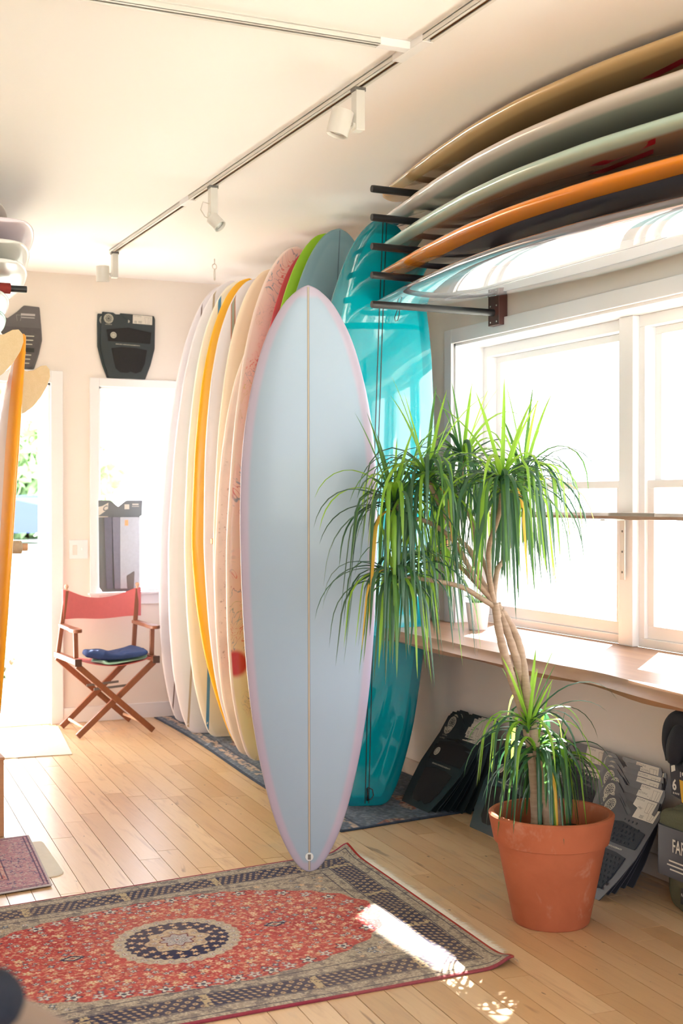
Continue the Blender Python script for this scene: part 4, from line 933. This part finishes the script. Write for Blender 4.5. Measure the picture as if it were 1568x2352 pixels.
def cloth(name, label, poly, z0, th, mat, seed, sagc=(1.955, .24)):
    # folded garment: rounded heap from an outline, top wrinkled
    mb = MB(); c = Vector((sum(p[0] for p in poly)/len(poly), sum(p[1] for p in poly)/len(poly))); ring = rounded(poly, .03, 5); n = len(ring); L = [(1.0, 0), (1.02, .25), (1.0, .6), (.93, .85), (.8, .97), (.6, 1.0), (.4, 1.0), (.2, 1.0)]; vs = []; fs = []
    for f, h in L:
        for i, (x, y) in enumerate(ring):
            px, py = c.x+(x-c.x)*f, c.y+(y-c.y)*f; sg = -.05*math.sin(math.pi*min(1, max(0, (px-1.716)/.48)))**.8
            w = .006*math.sin(px*46+seed)+.005*math.sin(py*60+px*25+seed*2)+.004*math.sin(px*90-py*30); vs.append((px+.003*math.sin(i+seed), py, z0+sg+th*h*(1+.25*math.sin(px*14+seed))+(w if h > .5 else w*.2)))
    for j in range(len(L)-1):
        for i in range(n): fs.append((j*n+i, j*n+(i+1) % n, (j+1)*n+(i+1) % n, (j+1)*n+i))
    fs += [tuple(range(n))[::-1], tuple((len(L)-1)*n+i for i in range(n))]
    o = mb.add(vs, fs).build(name, mat, None, True); tag(o, label, 'clothing')
    sb = o.modifiers.new('sub', 'SUBSURF'); sb.levels = 1; sb.render_levels = 1; return o
cloth('folded_shirt', 'folded mint green shirt underneath the navy sweatshirt on the director chair', [(1.90, 7.50), (2.16, 7.50), (2.17, 7.80), (1.93, 7.82), (1.85, 7.64)], .461, .016, plain('mint_cotton', srgb(150, 190, 168), .9, .1, 30, .4), 2)
cloth('folded_sweatshirt', 'crumpled navy blue sweatshirt heaped on the director chair seat', [(1.80, 7.58), (1.90, 7.53), (2.05, 7.515), (2.155, 7.47), (2.165, 7.62), (2.15, 7.83), (2.0, 7.84), (1.83, 7.76)], .480, .045, plain('navy_cotton', srgb(40, 62, 110), .9, .15, 30, .5), 1)

# ------------------------------------------------------------------ rugs (colours woven per point on real cloth meshes)
rng = np.random.default_rng(4)
def vnoise(h, w, cells, seed, octv=3):
    out = np.zeros((h, w)); amp = 1; tot = 0; r = np.random.default_rng(seed)
    for o_ in range(octv):
        cy, cx = max(2, int(cells[0]*2**o_)), max(2, int(cells[1]*2**o_)); g = r.random((cy+2, cx+2)); yy = np.linspace(0, cy, h, endpoint=False); xx = np.linspace(0, cx, w, endpoint=False)
        y0, x0 = yy.astype(int), xx.astype(int); fy, fx = (yy-y0)[:, None], (xx-x0)[None, :]; fy, fx = fy*fy*(3-2*fy), fx*fx*(3-2*fx)
        out += amp*((g[y0][:, x0]*(1-fx)+g[y0][:, x0+1]*fx)*(1-fy)+(g[y0+1][:, x0]*(1-fx)+g[y0+1][:, x0+1]*fx)*fy); tot += amp; amp *= .55
    return out/tot
def A(*c): return np.array(srgb(*c))
def carpet(name, label, quad, h, w, colr, mat, zf, cat='rug', th=.006, parent=None):
    TLc, TRc, BRc, BLc = [np.array(q) for q in quad]; v = np.linspace(0, 1, h)[:, None, None]; u = np.linspace(0, 1, w)[None, :, None]
    P = (TLc*(1-u)+TRc*u)*(1-v)+(BLc*(1-u)+BRc*u)*v; X, Y = P[..., 0], P[..., 1]; dx, dy, Z = zf(X, Y, u[..., 0]*np.ones_like(X), v[..., 0]*np.ones_like(X))
    top = np.stack([X+dx, Y+dy, Z+th], -1).reshape(-1, 3); bot = np.stack([X+dx, Y+dy, np.maximum(Z, .0005)], -1)
    # border skirt down to the floor
    idx = np.arange(h*w).reshape(h, w); a = idx[:-1, :-1].ravel(); b_ = idx[1:, :-1].ravel(); c_ = idx[1:, 1:].ravel(); d_ = idx[:-1, 1:].ravel(); F = np.stack([a, b_, c_, d_], -1)
    ring = np.concatenate([idx[0, :], idx[1:, -1], idx[-1, -2::-1], idx[-2:0:-1, 0]]); nb = len(ring); bv = bot.reshape(-1, 3)[ring]
    V = np.concatenate([top, bv]); r2 = np.arange(nb)+h*w; F2 = np.stack([ring, np.roll(ring, -1), np.roll(r2, -1), r2], -1); F = np.concatenate([F, F2])
    org = np.array([V[:, 0].mean(), V[:, 1].mean(), 0]); V = V-org
    me = bpy.data.meshes.new(name); me.vertices.add(len(V)); me.vertices.foreach_set('co', V.astype(np.float32).ravel()); me.loops.add(len(F)*4); me.loops.foreach_set('vertex_index', F.astype(np.int32).ravel())
    me.polygons.add(len(F)); me.polygons.foreach_set('loop_start', np.arange(0, len(F)*4, 4, dtype=np.int32)); me.update(calc_edges=True); me.validate()
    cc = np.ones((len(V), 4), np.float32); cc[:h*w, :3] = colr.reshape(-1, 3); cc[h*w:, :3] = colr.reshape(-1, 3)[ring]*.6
    at = me.color_attributes.new('weave', 'FLOAT_COLOR', 'POINT'); at.data.foreach_set('color', cc.ravel()); me.materials.append(mat); me.shade_smooth()
    t = thing(name, label, cat, tuple(org)); o = bpy.data.objects.new('pile', me); COL.objects.link(o); o.parent = t; return t
def rugmat(name, bs=.5):
    k = N(name); a = k.node('ShaderNodeVertexColor', layer_name='weave'); c = k.mix(k.math('MULTIPLY', k.noise(k.pos(), 420, 2), .35), a.outputs[0], (.05, .04, .04)); k.col(c)
    k.bump(k.noise(k.pos(), 500, 2), bs, .002); return k.set(Roughness=.95, Specular_IOR_Level=.15)
# main persian rug
Lr, Wr = 1.80, 1.27; w, h = 760, 536; xs = np.linspace(0, Lr, w)[None, :]*np.ones((h, 1)); ys = np.linspace(0, Wr, h)[:, None]*np.ones((1, w))
d = np.minimum(np.minimum(xs, Lr-xs), np.minimum(ys, Wr-ys)); n1 = vnoise(h, w, (180, 250), 1, 2); n2 = vnoise(h, w, (60, 85), 2, 3); n3 = vnoise(h, w, (6, 8), 3, 3)
beige, taupe, navy, red, dred, pale, bluegrey = A(198, 184, 162), A(156, 144, 130), A(42, 46, 78), A(184, 72, 72), A(146, 46, 54), A(220, 214, 202), A(120, 134, 150)
def lay(C, m, c, a=1.0): m = (np.clip(m, 0, 1)*a)[..., None]; return C*(1-m)+c*m
C = np.ones((h, w, 3))*beige; C = lay(C, (n1 > .52)*1.0, taupe, .75); C = lay(C, (n2 > .60)*1.0, navy, .45); C = lay(C, (n1 < .36)*1., navy, .5)
# guard stripes
for a, c_ in ((.030, navy), (.072, navy), (.172, navy), (.215, navy)): C = lay(C, (abs(d-a) < .0022)*1.0, c_, .8)
# main border: along-edge coordinate
near_y = (np.minimum(ys, Wr-ys) <= np.minimum(xs, Lr-xs)); al = np.where(near_y, xs, ys); q = d-.122
band = (abs(q) < .046)*1.0; C = lay(C, band, navy, .92)
seg = np.floor(al/.17) % 2
lat = (np.sin(2*np.pi*al/.024+np.where(seg > 0, 1, -1)*q*2*np.pi/.03*.5) > .15)*(np.cos(2*np.pi*q/.0185+al*40) > -.1)
dots = ((np.mod(al+.018*(np.floor(q/.022) % 2), .034)-.017)**2+(np.mod(q, .022)-.011)**2) < .0085**2
cen = ((np.mod(al+.018*(np.floor(q/.022) % 2), .034)-.017)**2+(np.mod(q, .022)-.011)**2) < .0032**2
mot = np.where(seg > 0, lat, dots & ~cen); C = lay(C, band*mot*(abs(q) < .043), A(196, 166, 132), .9); C = lay(C, band*((abs(np.mod(al, .34)-.17) < .012)*(n1 > .4)), A(196, 176, 140), .9)
# field
inner = (d > .225)*1.0; cx0, cy0 = .905, Wr/2; ex, ey = (xs-cx0), (ys-cy0); rr_ = (np.abs(ex/.705)**2.1+np.abs(ey/.415)**2.1)**(1/2.1); ang = np.arctan2(ey, ex)
oval = ((rr_+.012*np.cos(ang*36)) < 1)*1.0
fld = np.ones((h, w, 3))*red; fld = lay(fld, (n3 > .52)*1.0, A(200, 92, 82), .5); fld = lay(fld, (n2 > .56)*1., dred, .35); fld = lay(fld, (n1 > .60)*1.0, A(222, 170, 140), .6)
C = C*(1-oval[..., None])+fld*oval[..., None]
def floret(C, x, y, R, rot, kind):
    i0, i1 = int(max(0, (y-R*1.3)/Wr*h)), int(min(h, (y+R*1.3)/Wr*h+2)); j0, j1 = int(max(0, (x-R*1.3)/Lr*w)), int(min(w, (x+R*1.3)/Lr*w+2))
    if i1 <= i0 or j1 <= j0: return
    X, Y = xs[i0:i1, j0:j1]-x, ys[i0:i1, j0:j1]-y; rad = np.hypot(X, Y); an = np.arctan2(Y, X); pet = R*(.74+.26*np.cos((5 if kind != 2 else 4)*an+rot)); S = C[i0:i1, j0:j1]
    oc, ic, cc_ = {0: (navy, pale, navy), 1: (bluegrey, pale, dred), 2: (navy, bluegrey, pale), 3: (A(206, 150, 110), A(226, 208, 176), A(206, 150, 110)), 4: (A(222, 160, 130), A(230, 210, 180), A(200, 120, 90))}[kind]
    S = lay(S, (rad < pet*1.15)*1., oc, .85); S = lay(S, (rad < pet*.86)*1., ic, .95); S = lay(S, (rad < R*.32)*1., cc_, .9); C[i0:i1, j0:j1] = S
r = random.Random(9)
for gx in np.arange(.06, Lr-.04, .034):
    for gy in np.arange(.2, Wr-.18, .030):
        x = gx+r.uniform(-.011, .011)+(.017 if int(gy/.03) % 2 else 0); y = gy+r.uniform(-.009, .009); q = (abs((x-cx0)/.705)**2.1+abs((y-cy0)/.415)**2.1)**(1/2.1)
        if q < .90 and math.hypot(x-cx0, y-cy0) > .225: floret(C, x, y, r.choice((.006, .008, .0095, .012)), r.uniform(0, 6), r.choice((0, 0, 2, 3, 4, 4, 1)))
for k in range(46):
    a = 2*math.pi*k/46; cs, sn = math.cos(a), math.sin(a); rad = (abs(cs/.705)**2.1+abs(sn/.415)**2.1)**(-1/2.1)*.935; floret(C, cx0+rad*cs, cy0+rad*sn, .021 if k % 2 else .026, k, 1 if k % 2 else 0)
for k in range(26):
    a = 2*math.pi*(k+.4)/26; cs, sn = math.cos(a), math.sin(a); rad = (abs(cs/.705)**2.1+abs(sn/.415)**2.1)**(-1/2.1)*.70; floret(C, cx0+rad*cs, cy0+rad*sn, .017, k, 3)
for sx in (-.335, .335):
    for k in range(10): floret(C, cx0+sx*1.0+.03*math.cos(k*.63), cy0+.012*math.sin(k*.63), .009, k, 0)
    m_ = (np.abs(xs-cx0-sx)/.042+np.abs(ys-cy0)/.024); C = lay(C, (m_ < 1)*1., navy); C = lay(C, (m_ < .62)*1., beige); C = lay(C, (m_ < .3)*1., dred)
rd = np.hypot(ex, ey*1.0); wob = .005*np.cos(ang*32)
C = lay(C, (rd+wob < .205)*1., beige); C = lay(C, ((rd < .205)*(n1 > .54))*1., A(170, 150, 136), .7); C = lay(C, (rd+wob*.8 < .165)*1., navy)
for k in range(26): floret(C, cx0+.186*math.cos(k*6.283/26), cy0+.186*math.sin(k*6.283/26), .0105, k, 1)
for k in range(22): floret(C, cx0+.147*math.cos(k*6.283/22), cy0+.147*math.sin(k*6.283/22), .011, k, 3)
for k in range(16): floret(C, cx0+.118*math.cos(k*6.283/16+.2), cy0+.118*math.sin(k*6.283/16+.2), .0115, k, 3)
hexr = .098*(1+.10*np.cos(ang*8)); C = lay(C, (rd < hexr)*1., A(204, 182, 152)); C = lay(C, ((rd < hexr)*(n1 > .55))*1., A(150, 120, 110), .6)
for k in range(12): floret(C, cx0+.075*math.cos(k*6.283/12), cy0+.075*math.sin(k*6.283/12), .009, k, 1)
st_ = .050*(1+.16*np.cos(ang*8)); C = lay(C, (abs(rd-st_) < .003)*1., A(110, 36, 54)); C = lay(C, (rd < st_-.003)*1., A(176, 172, 180), .8)
for k in range(8): floret(C, cx0+.026*math.cos(k*6.283/8), cy0+.026*math.sin(k*6.283/8), .009, k, 0)
floret(C, cx0, cy0, .014, 0, 1)
for k in range(120):      # corner florets
    x, y = r.choice((r.uniform(.24, .5), r.uniform(Lr-.5, Lr-.24))), r.choice((r.uniform(.24, .42), r.uniform(Wr-.42, Wr-.24)))
    if (abs((x-cx0)/.705)**2.1+abs((y-cy0)/.415)**2.1)**(1/2.1) > 1.05: floret(C, x, y, r.choice((.008, .012)), k, r.choice((1, 2, 3)))
C = lay(C, (np.minimum(ys, Wr-ys) < .010)*1., A(150, 40, 66)); C = lay(C, (Lr-xs < .010)*1., A(170, 50, 44)); C = C*(.86+.28*vnoise(h, w, (240, 330), 8, 1))[..., None]; C = lay(C, (vnoise(h, w, (3, 4), 12, 3)*1.0-.35)*1.2, A(200, 180, 160), .22)
def zf1(X, Y, u, v):
    Z = .0022*np.sin(X*9+Y*4)*np.sin(Y*7)+.0022; c1 = np.exp(-(((u-1)/.035)**2+((v-0)/.05)**2)); c2 = np.exp(-(((u-1)/.03)**2+((v-1)/.05)**2)); Z = Z*np.minimum(1, np.minimum(1-u, np.minimum(v, 1-v))*30)+c1*.035+c2*.022
    return -c1*.02, -c1*.012+c2*.008, Z
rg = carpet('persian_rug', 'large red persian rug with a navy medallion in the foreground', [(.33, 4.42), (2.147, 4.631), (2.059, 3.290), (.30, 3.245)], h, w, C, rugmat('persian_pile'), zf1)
# fringe along the right end
mb = MB(); r = random.Random(8)
for k in range(430):
    v = k/429; p = Vector((2.147, 4.631, 0)).lerp(Vector((2.059, 3.290, 0)), v); ln = r.uniform(.026, .046)*(1 if .05 < v < .93 else .5); z0 = .006+.028*math.exp(-(v/.05)**2)+.018*math.exp(-((v-1)/.05)**2); ya = r.uniform(-.01, .01)
    if v < .1: p += Vector((-.015*math.exp(-(v/.05)**2), 0, 0))
    a, c, e = p+Vector((-.002, 0, z0)), p+Vector((ln*.5, ya*.5, z0*.5+.004)), p+Vector((ln, ya, .0025)); s_ = Vector((0, .0022, 0)); mb.add([a-s_, a+s_, c+s_, e, c-s_], [(0, 1, 2, 4), (4, 2, 3)])
o = mb.build('fringe', plain('fringe_cotton', srgb(228, 222, 210), .95, .1, 90), rg); o['kind'] = 'stuff'
# blue grey runner under the standing boards
h, w = 560, 210; Lr2, Wr2 = 3.05, .78; vy = np.linspace(0, Lr2, h)[:, None]*np.ones((1, w)); ux_ = np.linspace(0, Wr2, w)[None, :]*np.ones((h, 1)); d = np.minimum(ux_, np.minimum(vy, Lr2-vy))
n1 = vnoise(h, w, (170, 60), 21, 2); n2 = vnoise(h, w, (9, 3), 22, 4); n3 = vnoise(h, w, (60, 16), 23, 3); C = np.ones((h, w, 3))*A(104, 116, 132); C = lay(C, (n1 > .56)*1., A(138, 146, 156), .6)
m = (np.sin(vy*6.3+1.2)*.5+.5)*.10+.13; edgeb = (ux_ > .045)*(ux_ < .10); C = lay(C, edgeb*((n3 > .42)*(n1 > .40))*1., A(206, 184, 166), .9)
C = lay(C, (abs(ux_-.108) < .006)*1., A(78, 88, 104), .8); blob = ((n2+.25*np.exp(-((np.mod(vy+.3, 1.0)-.5)/.2)**2)*np.exp(-((ux_-.33)/.18)**2)) > .60)*(ux_ > .12)
C = lay(C, blob*1., A(196, 170, 152), .85); C = lay(C, blob*(n3 > .50)*1., A(150, 92, 80), .8); C = lay(C, blob*(n1 > .58)*1., A(86, 96, 112), .7); C = lay(C, (d < .012)*1., A(64, 76, 92)); C = C*(.75+.5*vnoise(h, w, (220, 70), 28, 1))[..., None]
def zf2(X, Y, u, v):
    y_ = Y; Z = .003+.004*np.maximum(0, np.sin(Y*11+X*6))*np.exp(-((X-2.45)/.25)**2)+.012*np.exp(-((Y-6.9-(X-2.3)*.9)/.03)**2)*np.exp(-((X-2.35)/.25)**2); e = np.minimum(1, np.minimum(u, np.minimum(v, 1-v)*4)*20)
    return .02*np.sin(Y*1.9+.2)*(1-u), 0*X, Z*e
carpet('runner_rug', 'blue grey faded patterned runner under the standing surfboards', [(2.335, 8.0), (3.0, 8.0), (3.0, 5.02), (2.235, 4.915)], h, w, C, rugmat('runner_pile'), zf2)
# small pink rug with pad
h, w = 260, 220; n1 = vnoise(h, w, (90, 80), 31, 2); n2 = vnoise(h, w, (30, 26), 32, 3); xs2 = np.linspace(0, .62, w)[None, :]*np.ones((h, 1)); ys2 = np.linspace(0, .76, h)[:, None]*np.ones((1, w)); d = np.minimum(.62-xs2, np.minimum(ys2, .76-ys2))
C = np.ones((h, w, 3))*A(214, 170, 164); C = lay(C, (n2 > .52)*1., A(196, 90, 96), .6); C = lay(C, (n1 > .58)*1., A(236, 210, 196), .7)
bd_ = (d < .15)*1.; C = lay(C, bd_, A(196, 150, 160)); C = lay(C, bd_*(np.abs(n2-.5) < .028), A(86, 92, 134), .9); C = lay(C, bd_*(n1 > .6)*1., A(216, 196, 190), .7)
for a in (.012, .028, .15, .168): C = lay(C, (abs(d-a) < .0028)*1., A(84, 70, 104), .8)
C = lay(C, (d < .008)*1., A(206, 196, 196)); C = C*.95
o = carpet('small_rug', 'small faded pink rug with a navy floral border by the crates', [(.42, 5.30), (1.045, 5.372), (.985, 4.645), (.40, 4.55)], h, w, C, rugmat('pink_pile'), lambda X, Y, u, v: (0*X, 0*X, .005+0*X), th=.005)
o = MB().prism(rounded([(.5, 5.2), (1.08, 5.28), (1.062, 4.80), (1.035, 4.77), (.5, 4.70)], .03), .0003, .0048).build('rug_pad', plain('felt_pad', srgb(216, 208, 192), .9, .06, 30, .2), None, 'auto'); tag(o, 'beige felt pad sticking out from under the small pink rug', 'rug pad')
o = MB().prism(rounded([(.62, 8.0), (1.72, 7.93), (1.60, 7.02), (.62, 7.12)], .008), .0003, .005).build('door_mat', plain('door_mat_weave', srgb(214, 202, 184), .9, .12, 60, .5), None, 'auto'); tag(o, 'pale thin mat on the floor inside the doorway', 'mat')

# ------------------------------------------------------------------ potted dracaena
PX, PY = 2.387, 3.598
t = thing('potted_dracaena', 'tall branching dracaena with drooping leaves in a large terracotta pot', 'plant', (PX, PY, 0))
def mk_terra():
    k = N('terracotta'); v = k.obj(); a = k.noise(v, 7, 4, .6, .6); c = k.mix(a, srgb(152, 84, 58), srgb(186, 110, 78)); st_ = k.ss(k.noise(k.scale(v, (5, 5, 4)), 1.9, 4, .7, .3), .56, .74)
    c = k.mix(k.math('MULTIPLY', st_, .30), c, srgb(206, 172, 152)); k.col(c); k.bump(k.noise(v, 90, 3), .12, .002); return k.set(Roughness=.85, Specular_IOR_Level=.2)
M['terra'] = mk_terra()
prof = [(0, .004), (.118, .0), (.124, .006), (.176, .262), (.186, .266), (.1865, .268), (.203, .346), (.2035, .353), (.197, .358), (.186, .357), (.181, .348), (.170, .262), (.168, .25), (.16, .25)]
pot = MB().lathe(prof, (PX, PY, 0), 72).build('pot', M['terra'], t, 'auto')
mb = MB(); vs = [Vector((PX, PY, .292))]; nr = 10; nn_ = 40; r = random.Random(2)
for i in range(1, nr+1):
    for k in range(nn_): a = 2*math.pi*k/nn_; q = i/nr; vs.append(Vector((PX+.176*q*math.cos(a), PY+.176*q*math.sin(a), .29-.012*q+r.uniform(-.004, .005))))
fs = [(0, 1+k, 1+(k+1) % nn_) for k in range(nn_)]+[(1+i*nn_+k, 1+(i+1)*nn_+k, 1+(i+1)*nn_+(k+1) % nn_, 1+i*nn_+(k+1) % nn_) for i in range(nr-1) for k in range(nn_)]
mb.add(vs, fs).build('soil', plain('soil', srgb(58, 42, 34), .95, .4, 40, .8), t, True)['kind'] = 'stuff'
def mk_bark():
    k = N('dracaena_bark'); v = k.obj(); a = k.noise(k.scale(v, (10, 10, 60)), 1.6, 3, .6, .4); k.col(k.mix(a, srgb(132, 110, 92), srgb(196, 172, 148))); k.bump(a, .5, .004); return k.set(Roughness=.8)
M['bark'] = mk_bark()
D0 = 4.262
def path(pts, n=6):     # catmull-rom through (px,py,dd) or vectors
    P_ = [p if isinstance(p, Vector) else pt(p[0], p[1], D0+p[2]) for p in pts]; out = []
    for i in range(len(P_)-1):
        p0, p1, p2, p3 = P_[max(0, i-1)], P_[i], P_[i+1], P_[min(len(P_)-1, i+2)]
        for k in range(n):
            u = k/n; out.append(.5*((2*p1)+(-p0+p2)*u+(2*p0-5*p1+4*p2-p3)*u*u+(-p0+3*p1-3*p2+p3)*u**3))
    return out+[P_[-1]]
def stem(pts, r0, r1, name='stem', knob=.06):
    ps = path(pts); n = len(ps); rs = [(r0+(r1-r0)*i/(n-1))*(1+knob*math.sin(i*2.1)) for i in range(n)]; MB().tube(ps, rs, 12).build(name, M['bark'], t, True)
stem([(1232, 1905, 0), (1228, 1800, .0), (1216, 1700, .0), (1196, 1620, 0), (1166, 1530, -.015), (1146, 1450, -.01), (1137, 1385, 0)], .019, .0125, 'trunk')
stem([(1247, 1905, .03), (1236, 1800, .03), (1222, 1700, .02), (1206, 1600, .015), (1187, 1520, .0), (1166, 1455, .01), (1142, 1385, .01)], .020, .0115, 'trunk')
stem([(1262, 1905, -.02), (1246, 1790, -.02), (1226, 1690, -.01), (1211, 1600, -.01), (1196, 1500, .01), (1180, 1450, .02), (1150, 1400, .01)], .019, .0115, 'trunk')
stem([(1285, 1905, .05), (1272, 1830, .06), (1262, 1770, .06), (1270, 1730, .07)], .016, .011, 'trunk')
crowns = {
 'c1': ((905, 1150), -.12, [(1146, 1418, .005), (1134, 1385, .005), (1098, 1340, -.02), (1070, 1290, -.03), (1040, 1240, -.05), (985, 1200, -.08), (930, 1185, -.10), (906, 1152, -.12)]),
 'c2': ((979, 1088), -.10, [(1146, 1418, .005), (1134, 1385, .005), (1102, 1325, -.01), (1083, 1270, -.03), (1052, 1235, -.05), (1020, 1180, -.07), (990, 1120, -.09), (979, 1090, -.10)]),
 'c3': ((1062, 1055), .26, [(1146, 1418, .005), (1134, 1385, .005), (1118, 1310, .05), (1096, 1262, .1), (1084, 1200, .15), (1060, 1140, .2), (1062, 1058, .26)]),
 'c4': ((1152, 1103), -.16, [(1146, 1418, .005), (1134, 1385, .005), (1122, 1310, -.04), (1124, 1250, -.08), (1146, 1180, -.12), (1152, 1105, -.16)]),
 'c5': ((1203, 1086), .16, [(1146, 1418, .005), (1134, 1385, .005), (1142, 1310, .04), (1160, 1280, .07), (1185, 1200, .12), (1203, 1088, .16)]),
 'c6': ((908, 1318), -.14, [(1146, 1415, .0), (1134, 1394, 0), (1104, 1374, -.02), (1064, 1350, -.04), (1020, 1338, -.07), (970, 1330, -.11), (910, 1320, -.14)]),
 'c7': ((985, 1282), .2, [(1146, 1418, .005), (1134, 1385, .005), (1085, 1330, .06), (1060, 1305, .1), (1035, 1286, .14), (1010, 1283, .17), (986, 1284, .2)]),
}
for k_, (cp, dd, br) in crowns.items(): stem(br, .0105 if k_ in ('c4', 'c5', 'c3') else .0095, .0062, 'branch', .05)
def mk_leaf(name, c1, c2, tr=.45):
    m = bpy.data.materials.new(name); m.use_nodes = True; tt = m.node_tree; p_ = tt.nodes['Principled BSDF']; oi = tt.nodes.new('ShaderNodeObjectInfo'); tc = tt.nodes.new('ShaderNodeTexCoord')
    nz = tt.nodes.new('ShaderNodeTexNoise'); nz.inputs['Scale'].default_value = 14; tt.links.new(tc.outputs['Object'], nz.inputs['Vector']); mx = tt.nodes.new('ShaderNodeMix'); mx.data_type = 'RGBA'
    mx.inputs[6].default_value = (*c1, 1); mx.inputs[7].default_value = (*c2, 1); tt.links.new(nz.outputs[0], mx.inputs[0]); tt.links.new(mx.outputs[2], p_.inputs['Base Color']); p_.inputs['Roughness'].default_value = .32
    tl_ = tt.nodes.new('ShaderNodeBsdfTranslucent'); hs = tt.nodes.new('ShaderNodeHueSaturation'); hs.inputs['Value'].default_value = 1.7; hs.inputs['Hue'].default_value = .48; tt.links.new(mx.outputs[2], hs.inputs['Color']); tt.links.new(hs.outputs[0], tl_.inputs[0])
    ms = tt.nodes.new('ShaderNodeMixShader'); ms.inputs[0].default_value = tr; o_ = tt.nodes['Material Output']; tt.links.new(p_.outputs[0], ms.inputs[1]); tt.links.new(tl_.outputs[0], ms.inputs[2]); tt.links.new(ms.outputs[0], o_.inputs[0]); return m
LM = [mk_leaf('leaf_dark_green', srgb(44, 84, 62), srgb(66, 108, 76), .25), mk_leaf('leaf_green', srgb(60, 108, 52), srgb(88, 138, 68), .38), mk_leaf('leaf_light_green', srgb(112, 166, 50), srgb(146, 192, 78), .5), mk_leaf('leaf_yellow', srgb(214, 170, 50), srgb(226, 196, 96), .45)]
rl = random.Random(21)
def leaf(mb, c, az, el, ln, wd, droop, tw=0.0):
    n = 10; p = Vector(c); e = el; vs = []; hz = Vector((math.cos(az), math.sin(az), 0)); st_ = ln/n; side = Vector((-math.sin(az), math.cos(az), 0)); bend = rl.uniform(-.5, .5)
    for i in range(n+1):
        u = i/n; wprof = wd*(.45+.55*min(1, u*5))*(1-u**2.4)**.8+.0003; dvec = hz*math.cos(e)+Vector((0, 0, math.sin(e))); nrm = side.cross(dvec)
        fold = nrm*wprof*.22
        vs += [p-side*wprof/2+fold*.0, p-fold, p+side*wprof/2]
        p = p+dvec*st_; e = max(-1.45, e-droop*(math.cos(e)+.12)*st_*(.5+1.2*u)); hz = (Matrix.Rotation(bend*st_, 3, 'Z') @ hz)
    fs = []
    for i in range(n):
        for k in range(2): a = i*3+k; fs.append((a, a+1, a+4, a+3))
    mb.add(vs, fs)
def crown(c, n_obj, n_stuff, L0, up_n, seed, light=.25, low=-.3, spread=None):
    global rl; rl = random.Random(seed); stuff = [MB() for _ in LM]
    for k in range(n_obj+n_stuff):
        az = k*2.39996+rl.uniform(-.25, .25); f = k/(n_obj+n_stuff)
        if k < up_n: el = rl.uniform(1.0, 1.45); dr = rl.uniform(1.0, 2.5); ln = L0*rl.uniform(.6, .95); mi = 2 if rl.random() < .75 else 1
        else:
            el = rl.uniform(low, 1.0); dr = rl.uniform(5, 26); ln = L0*rl.uniform(.85, 1.22); q = rl.random(); mi = 0 if q < .58 else 1 if q < .86-light*.3 else 2
            if el < .25 and rl.random() < .05: mi = 3
        cc = Vector(c)+Vector((0, 0, rl.uniform(-.035, .012)))
        if k < n_obj: mb = MB(); leaf(mb, cc, az, el, ln, rl.uniform(.011, .018), dr); mb.build('leaf', LM[mi], t, True)
        else: leaf(stuff[mi], cc, az, el, ln, rl.uniform(.010, .016), dr)
    for m_, mb in zip(LM, stuff):
        if mb.v: mb.build('leaf', m_, t, True)['kind'] = 'stuff'
spec = {'c1': (36, 24, .36), 'c2': (38, 36, .38), 'c3': (34, 26, .35), 'c4': (40, 42, .42), 'c5': (36, 30, .40), 'c6': (36, 26, .34), 'c7': (28, 26, .36)}
for i, (k_, (cp, dd, br)) in enumerate(crowns.items()):
    a, c, L0 = spec[k_]; crown(pt(cp[0], cp[1], D0+dd), a, c, L0, 7, 100+i)
crown(pt(1212, 1660, D0-.03), 26, 14, .31, 9, 201, .6, .2); crown(pt(1232, 1715, D0-.02), 16, 34, .30, 2, 202, .1, -.4); crown(pt(1272, 1745, D0+.07), 8, 36, .26, 3, 203, .1, -.4)  # sunlight on the first low crown put into colour: more light green leaves

# ------------------------------------------------------------------ counter in the near left corner with dark cloth
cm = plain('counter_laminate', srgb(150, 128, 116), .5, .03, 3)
t = thing('counter', 'brown laminate counter corner in the near left foreground', 'counter', (-.3, .6, 0))
MB().prism([(.196, 1.185), (.346, .70), (-.9, .55), (-.9, 1.185)], .915, .95).build('counter_top', cm, t, bevel=.004)
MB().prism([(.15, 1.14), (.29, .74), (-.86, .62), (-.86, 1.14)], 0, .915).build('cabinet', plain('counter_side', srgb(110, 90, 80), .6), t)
mb = MB(); c0 = pt(-20, 2297, 1.03); c0.z = .978; dr = Vector((-.8, -.5, 0)).normalized()
mb.tube([c0+dr*q+Vector((0, 0, .002*math.sin(q*90))) for q in (-.027, -.022, -.012, 0, .03, .06, .09, .12, .14, .15)], [.004, .015, .023, .027, .0275, .027, .0275, .026, .018, .004], 20)
o = mb.build('rolled_beanie', plain('navy_knit', srgb(26, 32, 46), .95, .3, 60, .8), None, True); tag(o, 'dark navy rolled knit bundle lying on the counter in the near left corner', 'hat')
